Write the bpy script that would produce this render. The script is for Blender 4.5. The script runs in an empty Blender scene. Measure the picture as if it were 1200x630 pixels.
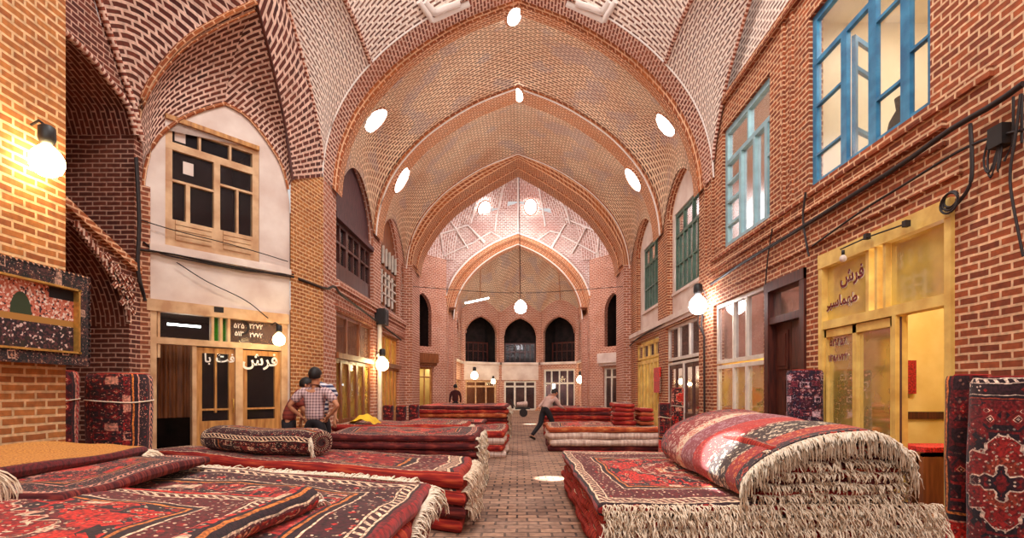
import bpy, bmesh, math, random
from mathutils import Vector, Matrix
from mathutils.geometry import tessellate_polygon
random.seed(7)
SC = bpy.context.scene; COL = SC.collection
# ------------------------------------------------------------------ camera
F = 620.0; CX, CY, CH = 607.0, 458.0, 1.4
cam = bpy.data.cameras.new('camera'); camo = bpy.data.objects.new('camera', cam); COL.objects.link(camo)
camo.location = (0, 0, CH); camo.rotation_euler = (math.pi/2, 0, 0)
cam.sensor_width = 36; cam.lens = F/1200*36
cam.shift_x = (600-CX)/1200; cam.shift_y = (CY-315)/1200
cam.clip_start = .05; cam.clip_end = 300
SC.camera = camo
# ------------------------------------------------------------------ world, light, exposure
wd = bpy.data.worlds.new('world'); SC.world = wd; wd.use_nodes = True
bgn = wd.node_tree.nodes['Background']; bgn.inputs[0].default_value = (1.0, .95, .93, 1); bgn.inputs[1].default_value = .50
SC.view_settings.view_transform = 'Standard'; SC.view_settings.look = 'None'
SC.view_settings.exposure = 0.5; SC.view_settings.gamma = 1.0
SC.view_settings.use_curve_mapping = False
SC.cycles.max_bounces = 7; SC.cycles.diffuse_bounces = 4; SC.cycles.transparent_max_bounces = 16
SC.cycles.sample_clamp_indirect = 6; SC.cycles.sample_clamp_direct = 0
try: SC.cycles.use_denoising = True
except Exception: pass
def light(name, kind, loc, power, col, size=.3, sizey=None, target=None, spot=None, blend=.3):
    L = bpy.data.lights.new(name, kind); L.energy = power; L.color = col
    if kind == 'AREA':
        L.shape = 'RECTANGLE' if sizey else 'DISK'; L.size = size
        if sizey: L.size_y = sizey
    else: L.shadow_soft_size = size
    if kind == 'SPOT': L.spot_size = math.radians(spot); L.spot_blend = blend
    o = bpy.data.objects.new(name, L); COL.objects.link(o); o.location = loc
    if target is not None:
        o.rotation_euler = (Vector(target)-Vector(loc)).to_track_quat('-Z', 'Y').to_euler()
    return o
DAY = (1.0, .93, .88)
light('dome_oculus_daylight', 'AREA', (0, 5.5, 12.6), 520, DAY, 3.4, target=(0, 6.4, 0))
light('rear_nave_fill', 'AREA', (0, -3.5, 8.5), 420, DAY, 7.5, 4.0, target=(0, 11, 5.5))  # unseen soft panel added behind the camera to brighten the nave
light('near_bay_fill', 'POINT', (0, 14.9, 7.6), 105, DAY, .9)  # unseen point light added in mid-air to brighten the near vault
light('second_bay_fill', 'POINT', (0, 18.8, 7.6), 105, DAY, .9)  # same added mid-air fill for the second bay, no fitting there
light('far_dome_oculus_daylight', 'AREA', (0, 27, 13.6), 330, (1, .93, .92), 2.5, target=(0, 27, 0))
light('apse_daylight', 'AREA', (0, 29.2, 8.6), 160, DAY, 2.5, target=(0, 37, 5.5))
light('aisle_sunbeam', 'SPOT', (.2, 12.5, 10.3), 22000, (1, .93, .85), .03, target=(.52, 8.5, 0), spot=3.0, blend=.5)
light('far_aisle_sunbeam', 'SPOT', (.2, 18.6, 10.3), 26000, (1, .93, .85), .05, target=(.5, 22.5, 0), spot=3.5, blend=.5)
light('rug_sunbeam', 'SPOT', (.3, 10.6, 10.5), 26000, (1, .95, .92), .03, target=(1.78, 4.8, 1.0), spot=2.6, blend=.6)
# ------------------------------------------------------------------ helpers
def V(*a): return Vector(a)
def W(px, py, Y): return Vector(((px-CX)*Y/F, Y, CH+(CY-py)*Y/F))
class MB:
    """collects faces of one mesh object; uv in metres"""
    def __init__(s): s.v = []; s.f = []; s.uv = []; s.m = []; s.sm = []
    def face(s, pts, uvs=None, mat=0, smooth=False):
        i = len(s.v); s.v += [tuple(p) for p in pts]; s.f.append(tuple(range(i, i+len(pts))))
        if uvs is None: uvs = autouv(pts)
        s.uv += [tuple(u) for u in uvs]; s.m.append(mat); s.sm.append(smooth)
    def grid(s, P, UV=None, mat=0, smooth=True, closeu=False):
        n = len(P); m = len(P[0]); base = len(s.v)
        for r in P: s.v += [tuple(p) for p in r]
        for i in range(n-1+(1 if closeu else 0)):
            for j in range(m-1):
                i2 = (i+1) % n
                s.f.append((base+i*m+j, base+i2*m+j, base+i2*m+j+1, base+i*m+j+1))
                if UV: s.uv += [UV[i][j], UV[i+1 if i+1 < len(UV) else i2][j], UV[i+1 if i+1 < len(UV) else i2][j+1], UV[i][j+1]]
                else: s.uv += autouv([P[i][j], P[i2][j], P[i2][j+1], P[i][j+1]])
                s.m.append(mat); s.sm.append(smooth)
    def box(s, a, b, mat=0, M=None):
        (x0, y0, z0), (x1, y1, z1) = a, b
        if x0 > x1: x0, x1 = x1, x0
        if y0 > y1: y0, y1 = y1, y0
        if z0 > z1: z0, z1 = z1, z0
        c = [V(x, y, z) for z in (z0, z1) for y in (y0, y1) for x in (x0, x1)]
        q = [(0, 2, 3, 1), (4, 5, 7, 6), (0, 1, 5, 4), (2, 6, 7, 3), (0, 4, 6, 2), (1, 3, 7, 5)]
        for k in q:
            p = [c[i] for i in k]; uv = autouv(p)
            s.face([M @ t for t in p] if M is not None else p, uv, mat)
    def tube(s, pts, r, n=8, mat=0, cap=True, r2=None):
        pts = [Vector(p) for p in pts]; rings = []; uv = []; L = 0
        up = V(0, 0, 1)
        for i, p in enumerate(pts):
            d = (pts[min(i+1, len(pts)-1)]-pts[max(i-1, 0)]).normalized()
            a = d.cross(up if abs(d.z) < .95 else V(1, 0, 0)).normalized(); b = d.cross(a)
            rr = r[i] if isinstance(r, (list, tuple)) else r
            if i: L += (p-pts[i-1]).length
            rings.append([p+(a*math.cos(t)+b*math.sin(t))*rr for t in [2*math.pi*k/n for k in range(n+1)]])
            uv.append([(L, 2*math.pi*rr*k/n) for k in range(n+1)])
        s.grid(rings, uv, mat)
        if cap:
            s.face(rings[0][:-1][::-1], mat=mat); s.face(rings[-1][:-1], mat=mat)
    def lathe(s, prof, loc, n=20, mat=0, M=None):
        P = []; 
        for k in range(n+1):
            t = 2*math.pi*k/n
            P.append([(V(r*math.cos(t), r*math.sin(t), z) if M is None else M @ V(r*math.cos(t), r*math.sin(t), z))+Vector(loc) for r, z in prof])
        s.grid(P, [[(t*.2, z) for r, z in prof] for t in range(n+1)], mat)
    def build(s, name, mats, parent=None, merge=False, at=None):
        me = bpy.data.meshes.new(name)
        off = Vector(at) if at is not None else V(0, 0, 0)
        me.from_pydata([tuple(Vector(p)-off) for p in s.v], [], s.f)
        ul = me.uv_layers.new(name='UVMap')
        flat = [c for u in s.uv for c in (u[0], u[1])]
        ul.data.foreach_set('uv', flat)
        for m in (mats if isinstance(mats, (list, tuple)) else [mats]): me.materials.append(m)
        me.polygons.foreach_set('material_index', s.m); me.polygons.foreach_set('use_smooth', s.sm)
        if merge:
            bm = bmesh.new(); bm.from_mesh(me); bmesh.ops.remove_doubles(bm, verts=bm.verts, dist=1e-4)
            bmesh.ops.recalc_face_normals(bm, faces=bm.faces); bm.to_mesh(me); bm.free()
        me.update()
        o = bpy.data.objects.new(name, me); COL.objects.link(o); o.location = off
        if parent is not None:
            o.parent = parent; o.location = off - parent.location if parent.rotation_euler.z == 0 else off
        return o
def autouv(p):
    p = [Vector(q) for q in p]
    n = (p[1]-p[0]).cross(p[2]-p[0])
    if n.length < 1e-12 and len(p) > 3: n = (p[2]-p[0]).cross(p[3]-p[0])
    a = [abs(c) for c in n]
    if a[2] >= a[0] and a[2] >= a[1]: return [(q.x, q.y) for q in p]
    if a[0] >= a[1]: return [(q.y, q.z) for q in p]
    return [(q.x, q.z) for q in p]
def tag(o, label=None, cat=None, group=None, kind=None):
    if label: o['label'] = label
    if cat: o['category'] = cat
    if group: o['group'] = group
    if kind: o['kind'] = kind
    return o
def empty(name, loc=(0, 0, 0), label=None, cat=None, group=None, kind=None):
    o = bpy.data.objects.new(name, None); COL.objects.link(o); o.location = loc; o.empty_display_size = .1
    return tag(o, label, cat, group, kind)
class Frame:
    """a vertical wall plane: s along it, z up, d towards the room"""
    def __init__(s, o, ds, n): s.o = Vector(o); s.ds = Vector(ds).normalized(); s.n = Vector(n).normalized()
    def P(s, a, z, d=0): return s.o+s.ds*a+V(0, 0, z)+s.n*d
    def box(s, mb, a0, a1, z0, z1, d0, d1, mat=0):
        c = [s.P(a, z, d) for z in (z0, z1) for d in (d0, d1) for a in (a0, a1)]
        u = [(a, z, d) for z in (z0, z1) for d in (d0, d1) for a in (a0, a1)]
        for k in [(0, 2, 3, 1), (4, 5, 7, 6), (0, 1, 5, 4), (2, 6, 7, 3), (0, 4, 6, 2), (1, 3, 7, 5)]:
            p = [c[i] for i in k]; q = [u[i] for i in k]
            da = max(t[0] for t in q)-min(t[0] for t in q); dz = max(t[1] for t in q)-min(t[1] for t in q)
            if dz < 1e-9: uv = [(t[0], t[2]) for t in q]
            elif da < 1e-9: uv = [(t[2], t[1]) for t in q]
            else: uv = [(t[0], t[1]) for t in q]
            mb.face(p, uv, mat)
    def hit(s, px, py):
        """(s, z) where the ray of a photo point meets this wall"""
        d = V((px-CX)/F, 1, (CY-py)/F); o = V(0, 0, CH)
        t = (s.o-o).dot(s.n)/d.dot(s.n); q = o+d*t
        return (q-s.o).dot(s.ds), q.z
def wall_poly(mb, fr, outer, holes=(), depth=.3, d=0, mat=0, mat_reveal=None):
    """wall face with openings; every opening gets reveals of the given depth"""
    loops = [[V(a, z, 0) for a, z in outer]]+[[V(a, z, 0) for a, z in h] for h in holes]
    flat = [p for l in loops for p in l]
    for t in tessellate_polygon(loops):
        mb.face([fr.P(flat[i].x, flat[i].y, d) for i in t], [(flat[i].x, flat[i].y) for i in t], mat)
    for h in holes:
        n = len(h); L = 0
        for i in range(n):
            a, b = h[i], h[(i+1) % n]; l = math.hypot(b[0]-a[0], b[1]-a[1])
            vert = abs(a[0]-b[0]) < 1e-6
            uv = [(0, a[1]), (0, b[1]), (depth, b[1]), (depth, a[1])] if vert else [(L, 0), (L+l, 0), (L+l, depth), (L, depth)]
            mb.face([fr.P(a[0], a[1], d), fr.P(b[0], b[1], d), fr.P(b[0], b[1], d-depth), fr.P(a[0], a[1], d-depth)], uv, mat if mat_reveal is None else mat_reveal)
            L += l
def rect(a0, a1, z0, z1): return [(a0, z0), (a1, z0), (a1, z1), (a0, z1)]
def arch_pts(a0, a1, zs, za, n=10):
    """pointed arch from (a0,zs) over the apex to (a1,zs)"""
    c = (a0+a1)/2; h = (a1-a0)/2; out = []
    for k in range(n+1):
        t = k/n; out.append((a0+h*(1-math.cos(t*math.pi/2*.80))/(1-math.cos(math.pi/2*.80)), zs+(za-zs)*math.sin(t*math.pi/2*.80)/math.sin(math.pi/2*.80)))
    return out+[(2*c-x, z) for x, z in out[::-1][1:]]
def arch_open(a0, a1, z0, zs, za, n=10): return [(a0, z0)]+arch_pts(a0, a1, zs, za, n)+[(a1, z0)]
# ------------------------------------------------------------------ materials
def newmat(name):
    m = bpy.data.materials.new(name); m.use_nodes = True; nt = m.node_tree; nt.nodes.clear()
    o = nt.nodes.new('ShaderNodeOutputMaterial'); b = nt.nodes.new('ShaderNodeBsdfPrincipled')
    nt.links.new(b.outputs[0], o.inputs[0]); b.inputs['Roughness'].default_value = .8
    return m, nt, b
def N(nt, t, **k):
    n = nt.nodes.new(t)
    for a, b in k.items():
        if a in n.inputs.keys() if hasattr(n.inputs, 'keys') else False: n.inputs[a].default_value = b
        else: setattr(n, a, b)
    return n
def Lk(nt, a, b): nt.links.new(a, b)
def c4(c): return (c[0], c[1], c[2], 1)
def srgb(r, g, b): 
    f = lambda x: ((x/255+.055)/1.055)**2.4 if x/255 > .04045 else x/255/12.92
    return (f(r), f(g), f(b))
def mathn(nt, op, a, b=None, c=None):
    n = nt.nodes.new('ShaderNodeMath'); n.operation = op
    for i, x in enumerate((a, b, c)):
        if x is None: continue
        if isinstance(x, (int, float)): n.inputs[i].default_value = x
        else: Lk(nt, x, n.inputs[i])
    return n.outputs[0]
def mixc(nt, fac, a, b, mode='MIX'):
    n = nt.nodes.new('ShaderNodeMix'); n.data_type = 'RGBA'; n.blend_type = mode
    for i, x in ((0, fac), (6, a), (7, b)):
        if isinstance(x, (int, float)): n.inputs[i].default_value = x
        elif isinstance(x, tuple): n.inputs[i].default_value = c4(x)
        else: Lk(nt, x, n.inputs[i])
    return n.outputs[2]
def ramp(nt, fac, stops, const=False):
    n = nt.nodes.new('ShaderNodeValToRGB'); cr = n.color_ramp
    if const: cr.interpolation = 'CONSTANT'
    while len(cr.elements) < len(stops): cr.elements.new(.5)
    for e, (p, c) in zip(cr.elements, stops): e.position = p; e.color = c4(c)
    Lk(nt, fac, n.inputs[0]); return n.outputs[0]
def uvn(nt): return nt.nodes.new('ShaderNodeUVMap').outputs[0] if False else nt.nodes.new('ShaderNodeTexCoord').outputs['UV']
def bump(nt, b, h, strength=.5, dist=.01):
    n = nt.nodes.new('ShaderNodeBump'); n.inputs['Strength'].default_value = strength; n.inputs['Distance'].default_value = dist
    Lk(nt, h, n.inputs['Height']); Lk(nt, n.outputs[0], b.inputs['Normal'])
def brick_mat(name, c1, c2, mortar, bw=.23, bh=.075, ms=.014, stain=(.2, .1, .05), stain_amt=.35, stain_scale=.55, pale=None, rot=False, bum=.6):
    m, nt, b = newmat(name); uv = uvn(nt)
    # slight wobble so that the courses are hand laid
    nz = N(nt, 'ShaderNodeTexNoise'); nz.inputs['Scale'].default_value = 3.0; nz.inputs['Detail'].default_value = 1; Lk(nt, uv, nz.inputs['Vector'])
    sub = nt.nodes.new('ShaderNodeVectorMath'); sub.operation = 'MULTIPLY_ADD'; Lk(nt, nz.outputs['Color'], sub.inputs[0]); sub.inputs[1].default_value = (.022, .022, 0); Lk(nt, uv, sub.inputs[2])
    vec = sub.outputs[0]
    if rot:
        mp = N(nt, 'ShaderNodeMapping'); mp.inputs['Rotation'].default_value = (0, 0, math.pi/2); Lk(nt, vec, mp.inputs[0]); vec = mp.outputs[0]
    br = nt.nodes.new('ShaderNodeTexBrick'); br.offset = .5; Lk(nt, vec, br.inputs['Vector'])
    br.inputs['Scale'].default_value = 1; br.inputs['Brick Width'].default_value = bw; br.inputs['Row Height'].default_value = bh
    br.inputs['Mortar Size'].default_value = ms; br.inputs['Mortar Smooth'].default_value = .25
    br.inputs['Color1'].default_value = c4(c1); br.inputs['Color2'].default_value = c4(c2); br.inputs['Mortar'].default_value = c4(mortar)
    br.inputs['Bias'].default_value = -.1
    n2 = N(nt, 'ShaderNodeTexNoise'); n2.inputs['Scale'].default_value = stain_scale; n2.inputs['Detail'].default_value = 5; n2.inputs['Roughness'].default_value = .65; Lk(nt, uv, n2.inputs['Vector'])
    f = ramp(nt, n2.outputs[0], [(.40, (0, 0, 0)), (.66, (1, 1, 1))])
    fa = mathn(nt, 'MULTIPLY', f, stain_amt)
    col = mixc(nt, fa, br.outputs[0], stain, 'MIX')
    n3 = N(nt, 'ShaderNodeTexNoise'); n3.inputs['Scale'].default_value = 14; n3.inputs['Detail'].default_value = 4; Lk(nt, uv, n3.inputs['Vector'])
    g = ramp(nt, n3.outputs[0], [(.3, (.62, .60, .58)), (.7, (1.25, 1.22, 1.2))])
    col = mixc(nt, .8, col, g, 'MULTIPLY')
    if pale:
        n4 = N(nt, 'ShaderNodeTexNoise'); n4.inputs['Scale'].default_value = .9; n4.inputs['Detail'].default_value = 3
        mp = N(nt, 'ShaderNodeMapping'); mp.inputs['Location'].default_value = (7, 3, 1); Lk(nt, uv, mp.inputs[0]); Lk(nt, mp.outputs[0], n4.inputs['Vector'])
        col = mixc(nt, mathn(nt, 'MULTIPLY', ramp(nt, n4.outputs[0], [(.54, (0, 0, 0)), (.6, (1, 1, 1))]), .3), col, pale)
    Lk(nt, col, b.inputs['Base Color']); b.inputs['Roughness'].default_value = .9
    inv = mathn(nt, 'SUBTRACT', 1, br.outputs['Fac']); h = mathn(nt, 'ADD', inv, mathn(nt, 'MULTIPLY', n3.outputs[0], .5))
    bump(nt, b, h, bum, .012)
    return m
def plain(name, c, rough=.6, noise=.25, scale=6, metal=0, c2=None, bum=0.0, stretch=None, coords='UV'):
    m, nt, b = newmat(name); tc = nt.nodes.new('ShaderNodeTexCoord').outputs[coords]
    if stretch:
        mp = N(nt, 'ShaderNodeMapping'); mp.inputs['Scale'].default_value = stretch; Lk(nt, tc, mp.inputs[0]); tc = mp.outputs[0]
    nz = N(nt, 'ShaderNodeTexNoise'); nz.inputs['Scale'].default_value = scale; nz.inputs['Detail'].default_value = 5; Lk(nt, tc, nz.inputs['Vector'])
    c2 = c2 or tuple(x*(1-noise*1.6) for x in c)
    Lk(nt, ramp(nt, nz.outputs[0], [(.32, c2), (.68, tuple(min(1, x*(1+noise*.5)) for x in c))]), b.inputs['Base Color'])
    b.inputs['Roughness'].default_value = rough; b.inputs['Metallic'].default_value = metal
    if bum: bump(nt, b, nz.outputs[0], bum, .01)
    return m
def emit(name, c, s):
    m = bpy.data.materials.new(name); m.use_nodes = True; nt = m.node_tree; nt.nodes.clear()
    o = nt.nodes.new('ShaderNodeOutputMaterial'); e = nt.nodes.new('ShaderNodeEmission'); e.inputs[0].default_value = c4(c); e.inputs[1].default_value = s
    Lk(nt, e.outputs[0], o.inputs[0]); return m
def glass(name, tint, alpha, rough=.05, refl=(.9, .9, .95), ior=1.28):
    """window glass: mostly see-through, mirror-like at a slant, a tinted film for dust, room light and reflections"""
    m = bpy.data.materials.new(name); m.use_nodes = True; nt = m.node_tree; nt.nodes.clear()
    o = nt.nodes.new('ShaderNodeOutputMaterial'); t = nt.nodes.new('ShaderNodeBsdfTransparent'); g = nt.nodes.new('ShaderNodeBsdfGlossy'); d = nt.nodes.new('ShaderNodeBsdfDiffuse')
    t.inputs[0].default_value = (.93, .95, .95, 1); g.inputs['Roughness'].default_value = rough; g.inputs[0].default_value = c4(refl)
    tc = nt.nodes.new('ShaderNodeTexCoord').outputs['UV']; nz = N(nt, 'ShaderNodeTexNoise'); nz.inputs['Scale'].default_value = 1.6; nz.inputs['Detail'].default_value = 4; Lk(nt, tc, nz.inputs['Vector'])
    d.inputs[0].default_value = c4(tint)
    ms = nt.nodes.new('ShaderNodeMixShader'); f = nt.nodes.new('ShaderNodeFresnel'); f.inputs[0].default_value = ior
    Lk(nt, f.outputs[0], ms.inputs[0]); Lk(nt, t.outputs[0], ms.inputs[1]); Lk(nt, g.outputs[0], ms.inputs[2])
    m2 = nt.nodes.new('ShaderNodeMixShader'); Lk(nt, mathn(nt, 'MULTIPLY', nz.outputs[0], alpha*2), m2.inputs[0]); Lk(nt, ms.outputs[0], m2.inputs[1]); Lk(nt, d.outputs[0], m2.inputs[2])
    Lk(nt, m2.outputs[0], o.inputs[0]); return m
M = {}
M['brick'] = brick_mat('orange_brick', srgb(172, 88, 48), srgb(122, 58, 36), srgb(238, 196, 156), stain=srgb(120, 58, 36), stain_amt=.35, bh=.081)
M['brick_gold'] = brick_mat('lamplit_brick', srgb(196, 124, 62), srgb(160, 88, 44), srgb(240, 200, 150), bh=.078, stain=srgb(140, 76, 36), stain_amt=.3)  # golden wash of the lamp tinted into the brick colour
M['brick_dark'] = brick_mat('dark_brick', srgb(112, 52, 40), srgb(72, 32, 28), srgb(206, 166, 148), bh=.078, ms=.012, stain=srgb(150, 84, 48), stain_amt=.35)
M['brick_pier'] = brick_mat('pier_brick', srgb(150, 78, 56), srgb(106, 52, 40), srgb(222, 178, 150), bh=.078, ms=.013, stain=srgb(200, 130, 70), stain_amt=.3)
M['vault_white'] = brick_mat('pale_vault_brick', srgb(128, 74, 56), srgb(84, 44, 38), srgb(252, 238, 228), bw=.25, bh=.092, ms=.03, stain=srgb(244, 214, 196), stain_amt=.3, pale=None)
M['vault_dark'] = brick_mat('red_vault_brick', srgb(100, 44, 36), srgb(58, 24, 24), srgb(236, 200, 182), bw=.24, bh=.088, ms=.021, stain=srgb(150, 82, 48), stain_amt=.4)
M['vault_brown'] = brick_mat('brown_vault_brick', srgb(120, 62, 42), srgb(62, 34, 34), srgb(250, 222, 190), bw=.25, bh=.095, ms=.030, stain=srgb(176, 98, 44), stain_amt=.45, stain_scale=.42, pale=srgb(150, 138, 150))
M['rib'] = brick_mat('rib_brick', srgb(170, 92, 52), srgb(124, 58, 38), srgb(240, 196, 158), bw=.2, bh=.075, ms=.016, stain=srgb(200, 116, 56), stain_amt=.55)
M['rib_red'] = brick_mat('soldier_rib_brick', srgb(146, 72, 54), srgb(104, 46, 40), srgb(244, 212, 194), bw=.22, bh=.085, ms=.022, stain=srgb(190, 110, 66), stain_amt=.45, rot=True)
M['dome'] = brick_mat('pink_dome_brick', srgb(206, 172, 160), srgb(176, 130, 118), srgb(248, 240, 236), bw=.24, bh=.1, ms=.02, stain=srgb(198, 130, 116), stain_amt=.5, stain_scale=.5)
M['far_brick'] = brick_mat('far_brick', srgb(190, 120, 94), srgb(158, 88, 68), srgb(240, 210, 192), bw=.24, bh=.1, ms=.018, stain=srgb(176, 102, 66), stain_amt=.5)
M['floor'] = brick_mat('paver_floor', srgb(176, 134, 108), srgb(104, 74, 62), srgb(56, 36, 32), bw=.23, bh=.15, ms=.013, stain=srgb(206, 172, 150), stain_amt=.45, stain_scale=.7, bum=.8)
M['plaster'] = plain('white_plaster', srgb(236, 222, 212), .9, .10, 1.6, c2=srgb(214, 190, 178), bum=.15)
M['plaster_line'] = plain('plaster_rib', srgb(248, 238, 232), .85, .05, 3)
M['cream_paint'] = plain('cream_paint', srgb(224, 188, 146), .55, .12, 4, c2=srgb(196, 148, 108), stretch=(1, 1, 1), coords='Object')
M['yellow_paint'] = plain('yellow_paint', srgb(244, 212, 120), .5, .10, 4, c2=srgb(214, 168, 84), coords='Object')
M['yellow_wall'] = plain('yellow_wall', srgb(238, 214, 150), .8, .08, 1.6, c2=srgb(222, 190, 116))
M['white_paint'] = plain('white_paint', srgb(232, 222, 210), .5, .10, 5, coords='Object')
M['blue_paint'] = plain('blue_paint', srgb(62, 138, 178), .4, .18, 5, c2=srgb(42, 104, 146), coords='Object')
M['pale_blue'] = plain('pale_blue_paint', srgb(150, 190, 202), .45, .14, 5, coords='Object')
M['teal_paint'] = plain('dark_green_paint', srgb(74, 108, 92), .5, .2, 5, coords='Object')
M['dark_wood'] = plain('dark_wood', srgb(92, 40, 28), .45, .35, 5, c2=srgb(52, 20, 16), stretch=(6, 6, .6), coords='Object')
M['purple_wood'] = plain('purple_brown_boards', srgb(92, 52, 56), .6, .3, 5, c2=srgb(58, 30, 38), stretch=(1, 8, 1), coords='Object')
M['brown_wood'] = plain('brown_wood', srgb(150, 88, 48), .45, .3, 4, c2=srgb(108, 58, 30), stretch=(6, 6, .6), coords='Object')
M['honey_wood'] = plain('honey_wood', srgb(206, 152, 88), .5, .2, 4, c2=srgb(164, 104, 54), stretch=(4, 4, .6), coords='Object')
M['dark'] = plain('dark_interior', srgb(46, 30, 28), .9, .4, 2.5, c2=srgb(22, 14, 14))  # darkness of unlit rooms put into the surface colour
M['dim_red'] = plain('dim_red_interior', srgb(96, 58, 54), .9, .3, 1.4, c2=srgb(58, 34, 36))  # dimness of the spaces behind the panes put into this colour
M['beige_room'] = plain('beige_room', srgb(240, 226, 200), .9, .06, 1.0, c2=srgb(226, 206, 176))
M['black_metal'] = plain('black_metal', srgb(30, 26, 26), .5, .2, 8)
M['cable'] = plain('black_cable', srgb(40, 28, 28), .6, .2, 12)
M['pipe'] = plain('white_pipe', srgb(226, 214, 200), .5, .1, 4, coords='Object')
M['glass_dark'] = glass('dusty_glass', srgb(110, 92, 96), .10)
M['glass_clear'] = glass('clear_glass', srgb(226, 208, 178), .12, .15, ior=1.10)  # beige tint stands for the reflection wash on the panes
M['glass_grey'] = glass('grey_dusty_glass', srgb(150, 120, 108), .42)
M['glass_yellow'] = glass('lit_room_glass', srgb(222, 190, 92), .40)  # glow of lit interiors and warm reflections tinted into the pane
M['glass_green'] = glass('green_glass', srgb(70, 190, 40), .38)
M['frosted'] = glass('frosted_yellow_glass', srgb(222, 190, 92), .68)
M['bulb'] = emit('warm_bulb', (1, .78, .40), 26); M['bulb_white'] = emit('white_bulb', (1, .95, .95), 30)
M['tube'] = emit('tube_light', (.92, 1, .95), 10); M['skyhole'] = emit('sky_seen_through_opening', (1, .97, .96), 6)
M['gold'] = plain('gold_trim', srgb(214, 166, 84), .35, .2, 20, metal=.6)
# ================================================================== THE SHELL
from mathutils.bvhtree import BVHTree
WL = {}
def root_w(p): return WL.get(p.name, V(0, 0, 0))
def mk(mb, name, mats, parent=None, label=None, cat=None, group=None, kind=None, at=None, merge=False):
    """link a collected mesh; children keep their world place"""
    w = Vector(at) if at is not None else (root_w(parent) if parent is not None else V(0, 0, 0))
    o = mb.build(name, mats, None, merge, at=w)
    WL[o.name] = w
    if parent is not None:
        o.parent = parent; o.location = w-root_w(parent)
    return tag(o, label, cat, group, kind)
def root(name, loc=(0, 0, 0), label=None, cat=None, group=None, kind=None):
    o = empty(name, loc, label, cat, group, kind); WL[o.name] = Vector(loc); return o
def struct(mb, name, mats, label=None, merge=False): return mk(mb, name, mats, label=label, kind='structure', merge=merge)

RW = Frame((4.5, 0, 0), (0, 1, 0), (-1, 0, 0))
LW = Frame((-4.5, 0, 0), (0, 1, 0), (1, 0, 0))
# ---- floor
mb = MB(); mb.face([V(-9, -6, 0), V(9, -6, 0), V(9, 42, 0), V(-9, 42, 0)], [(-9, -6), (9, -6), (9, 42), (-9, 42)])
struct(mb, 'floor', M['floor'], 'worn brick paving of the bazaar aisle between the carpet stacks')

# ---- arch profile of the nave (half width, height)
PROF = [(0, 10.85), (1.15, 10.42), (2.0, 9.97), (2.85, 9.38), (3.45, 8.80), (3.88, 8.25), (4.17, 7.7), (4.34, 7.2), (4.43, 6.75), (4.47, 6.3)]
PIN = [(0, 10.62), (1.42, 9.82), (2.62, 9.0), (3.35, 8.25), (3.85, 7.5), (4.12, 6.9), (4.2, 6.3)]
def resample(pts, n):
    pts = [Vector(p) for p in pts]; d = [0]
    for a, b in zip(pts, pts[1:]): d.append(d[-1]+(b-a).length)
    # catmull-rom through the points, then even steps
    out = []
    for k in range(n+1):
        t = d[-1]*k/n; i = 0
        while i < len(pts)-2 and d[i+1] < t: i += 1
        u = (t-d[i])/max(1e-9, d[i+1]-d[i]); p0 = pts[max(0, i-1)] if i > 0 else pts[i]*2-pts[i+1]; p3 = pts[i+2] if i+2 < len(pts) else pts[i+1]*2-pts[i]
        p1, p2 = pts[i], pts[i+1]
        out.append(.5*((2*p1)+(-p0+p2)*u+(2*p0-5*p1+4*p2-p3)*u*u+(-p0+3*p1-3*p2+p3)*u*u*u))
    return out
def prof3(P, Y, n=20, inset=0, side=0):
    """full arch from left springer over the apex to the right one (or one half)"""
    h = [V(max(0, x-inset*(x/4.47)), Y, z-inset) for x, z in P]; h = resample(h, n)
    L = [V(-p.x, Y, p.z) for p in h[::-1]]; R = h
    return L[:-1]+R if side == 0 else (L if side < 0 else R)
def arclen(c):
    d = [0]
    for a, b in zip(c, c[1:]): d.append(d[-1]+(b-a).length)
    return d
def loft(mb, A, B, nv, bulge=None, mat=0, u_on_A=True, swap=False):
    """ruled surface between two curves; uv = (length along curves, length across)"""
    la, lb = arclen(A), arclen(B); rows = []; uvs = []
    for j in range(nv+1):
        v = j/nv; r = []; q = []
        for i in range(len(A)):
            p = A[i].lerp(B[i], v)
            if bulge: p = p+bulge(i/(len(A)-1), v)
            r.append(p); q.append(((la[i]*(1-v)+lb[i]*v), None))
        rows.append(r); uvs.append(q)
    acc = 0; ys = [0]
    mid = len(A)//2
    for j in range(nv): acc += (rows[j+1][mid]-rows[j][mid]).length; ys.append(acc)
    UV = [[((u[0], ys[j]) if not swap else (ys[j], u[0])) for u in uvs[j]] for j in range(nv+1)]
    mb.grid(rows, UV, mat); return rows
SURF = []
def surf(o):
    SURF.append(o); return o
def sm(t, a, b):
    t = max(0, min(1, (t-a)/(b-a))); return t*t*(3-2*t)
def web(mb, Y0, Y1, mat, lift=1.25):
    A = prof3(PROF, Y0, 22); B = prof3(PROF, Y1, 22)
    def bl(t, v):
        e = abs(2*t-1); s = math.sin(math.pi*v)**.75 if 0 < v < 1 else 0
        return V(0, 0, lift*s*sm(e, .45, 1)+.22*math.sin(math.pi*v)*(1-e))
    return loft(mb, A, B, 14, bl, mat)
def band(mb, Pa, Y0, Y1, inset, mat, swap=False):
    return loft(mb, prof3(Pa, Y0, 22, inset), prof3(Pa, Y1, 22, inset), 2, None, mat, swap=swap)
def jambs(mb, X, Y0, Y1, ztop, mat):
    for s in (-1, 1):
        mb.face([V(s*X, Y0, 0), V(s*X, Y1, 0), V(s*X, Y1, ztop), V(s*X, Y0, ztop)], [(Y0, 0), (Y1, 0), (Y1, ztop), (Y0, ztop)], mat)
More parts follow.
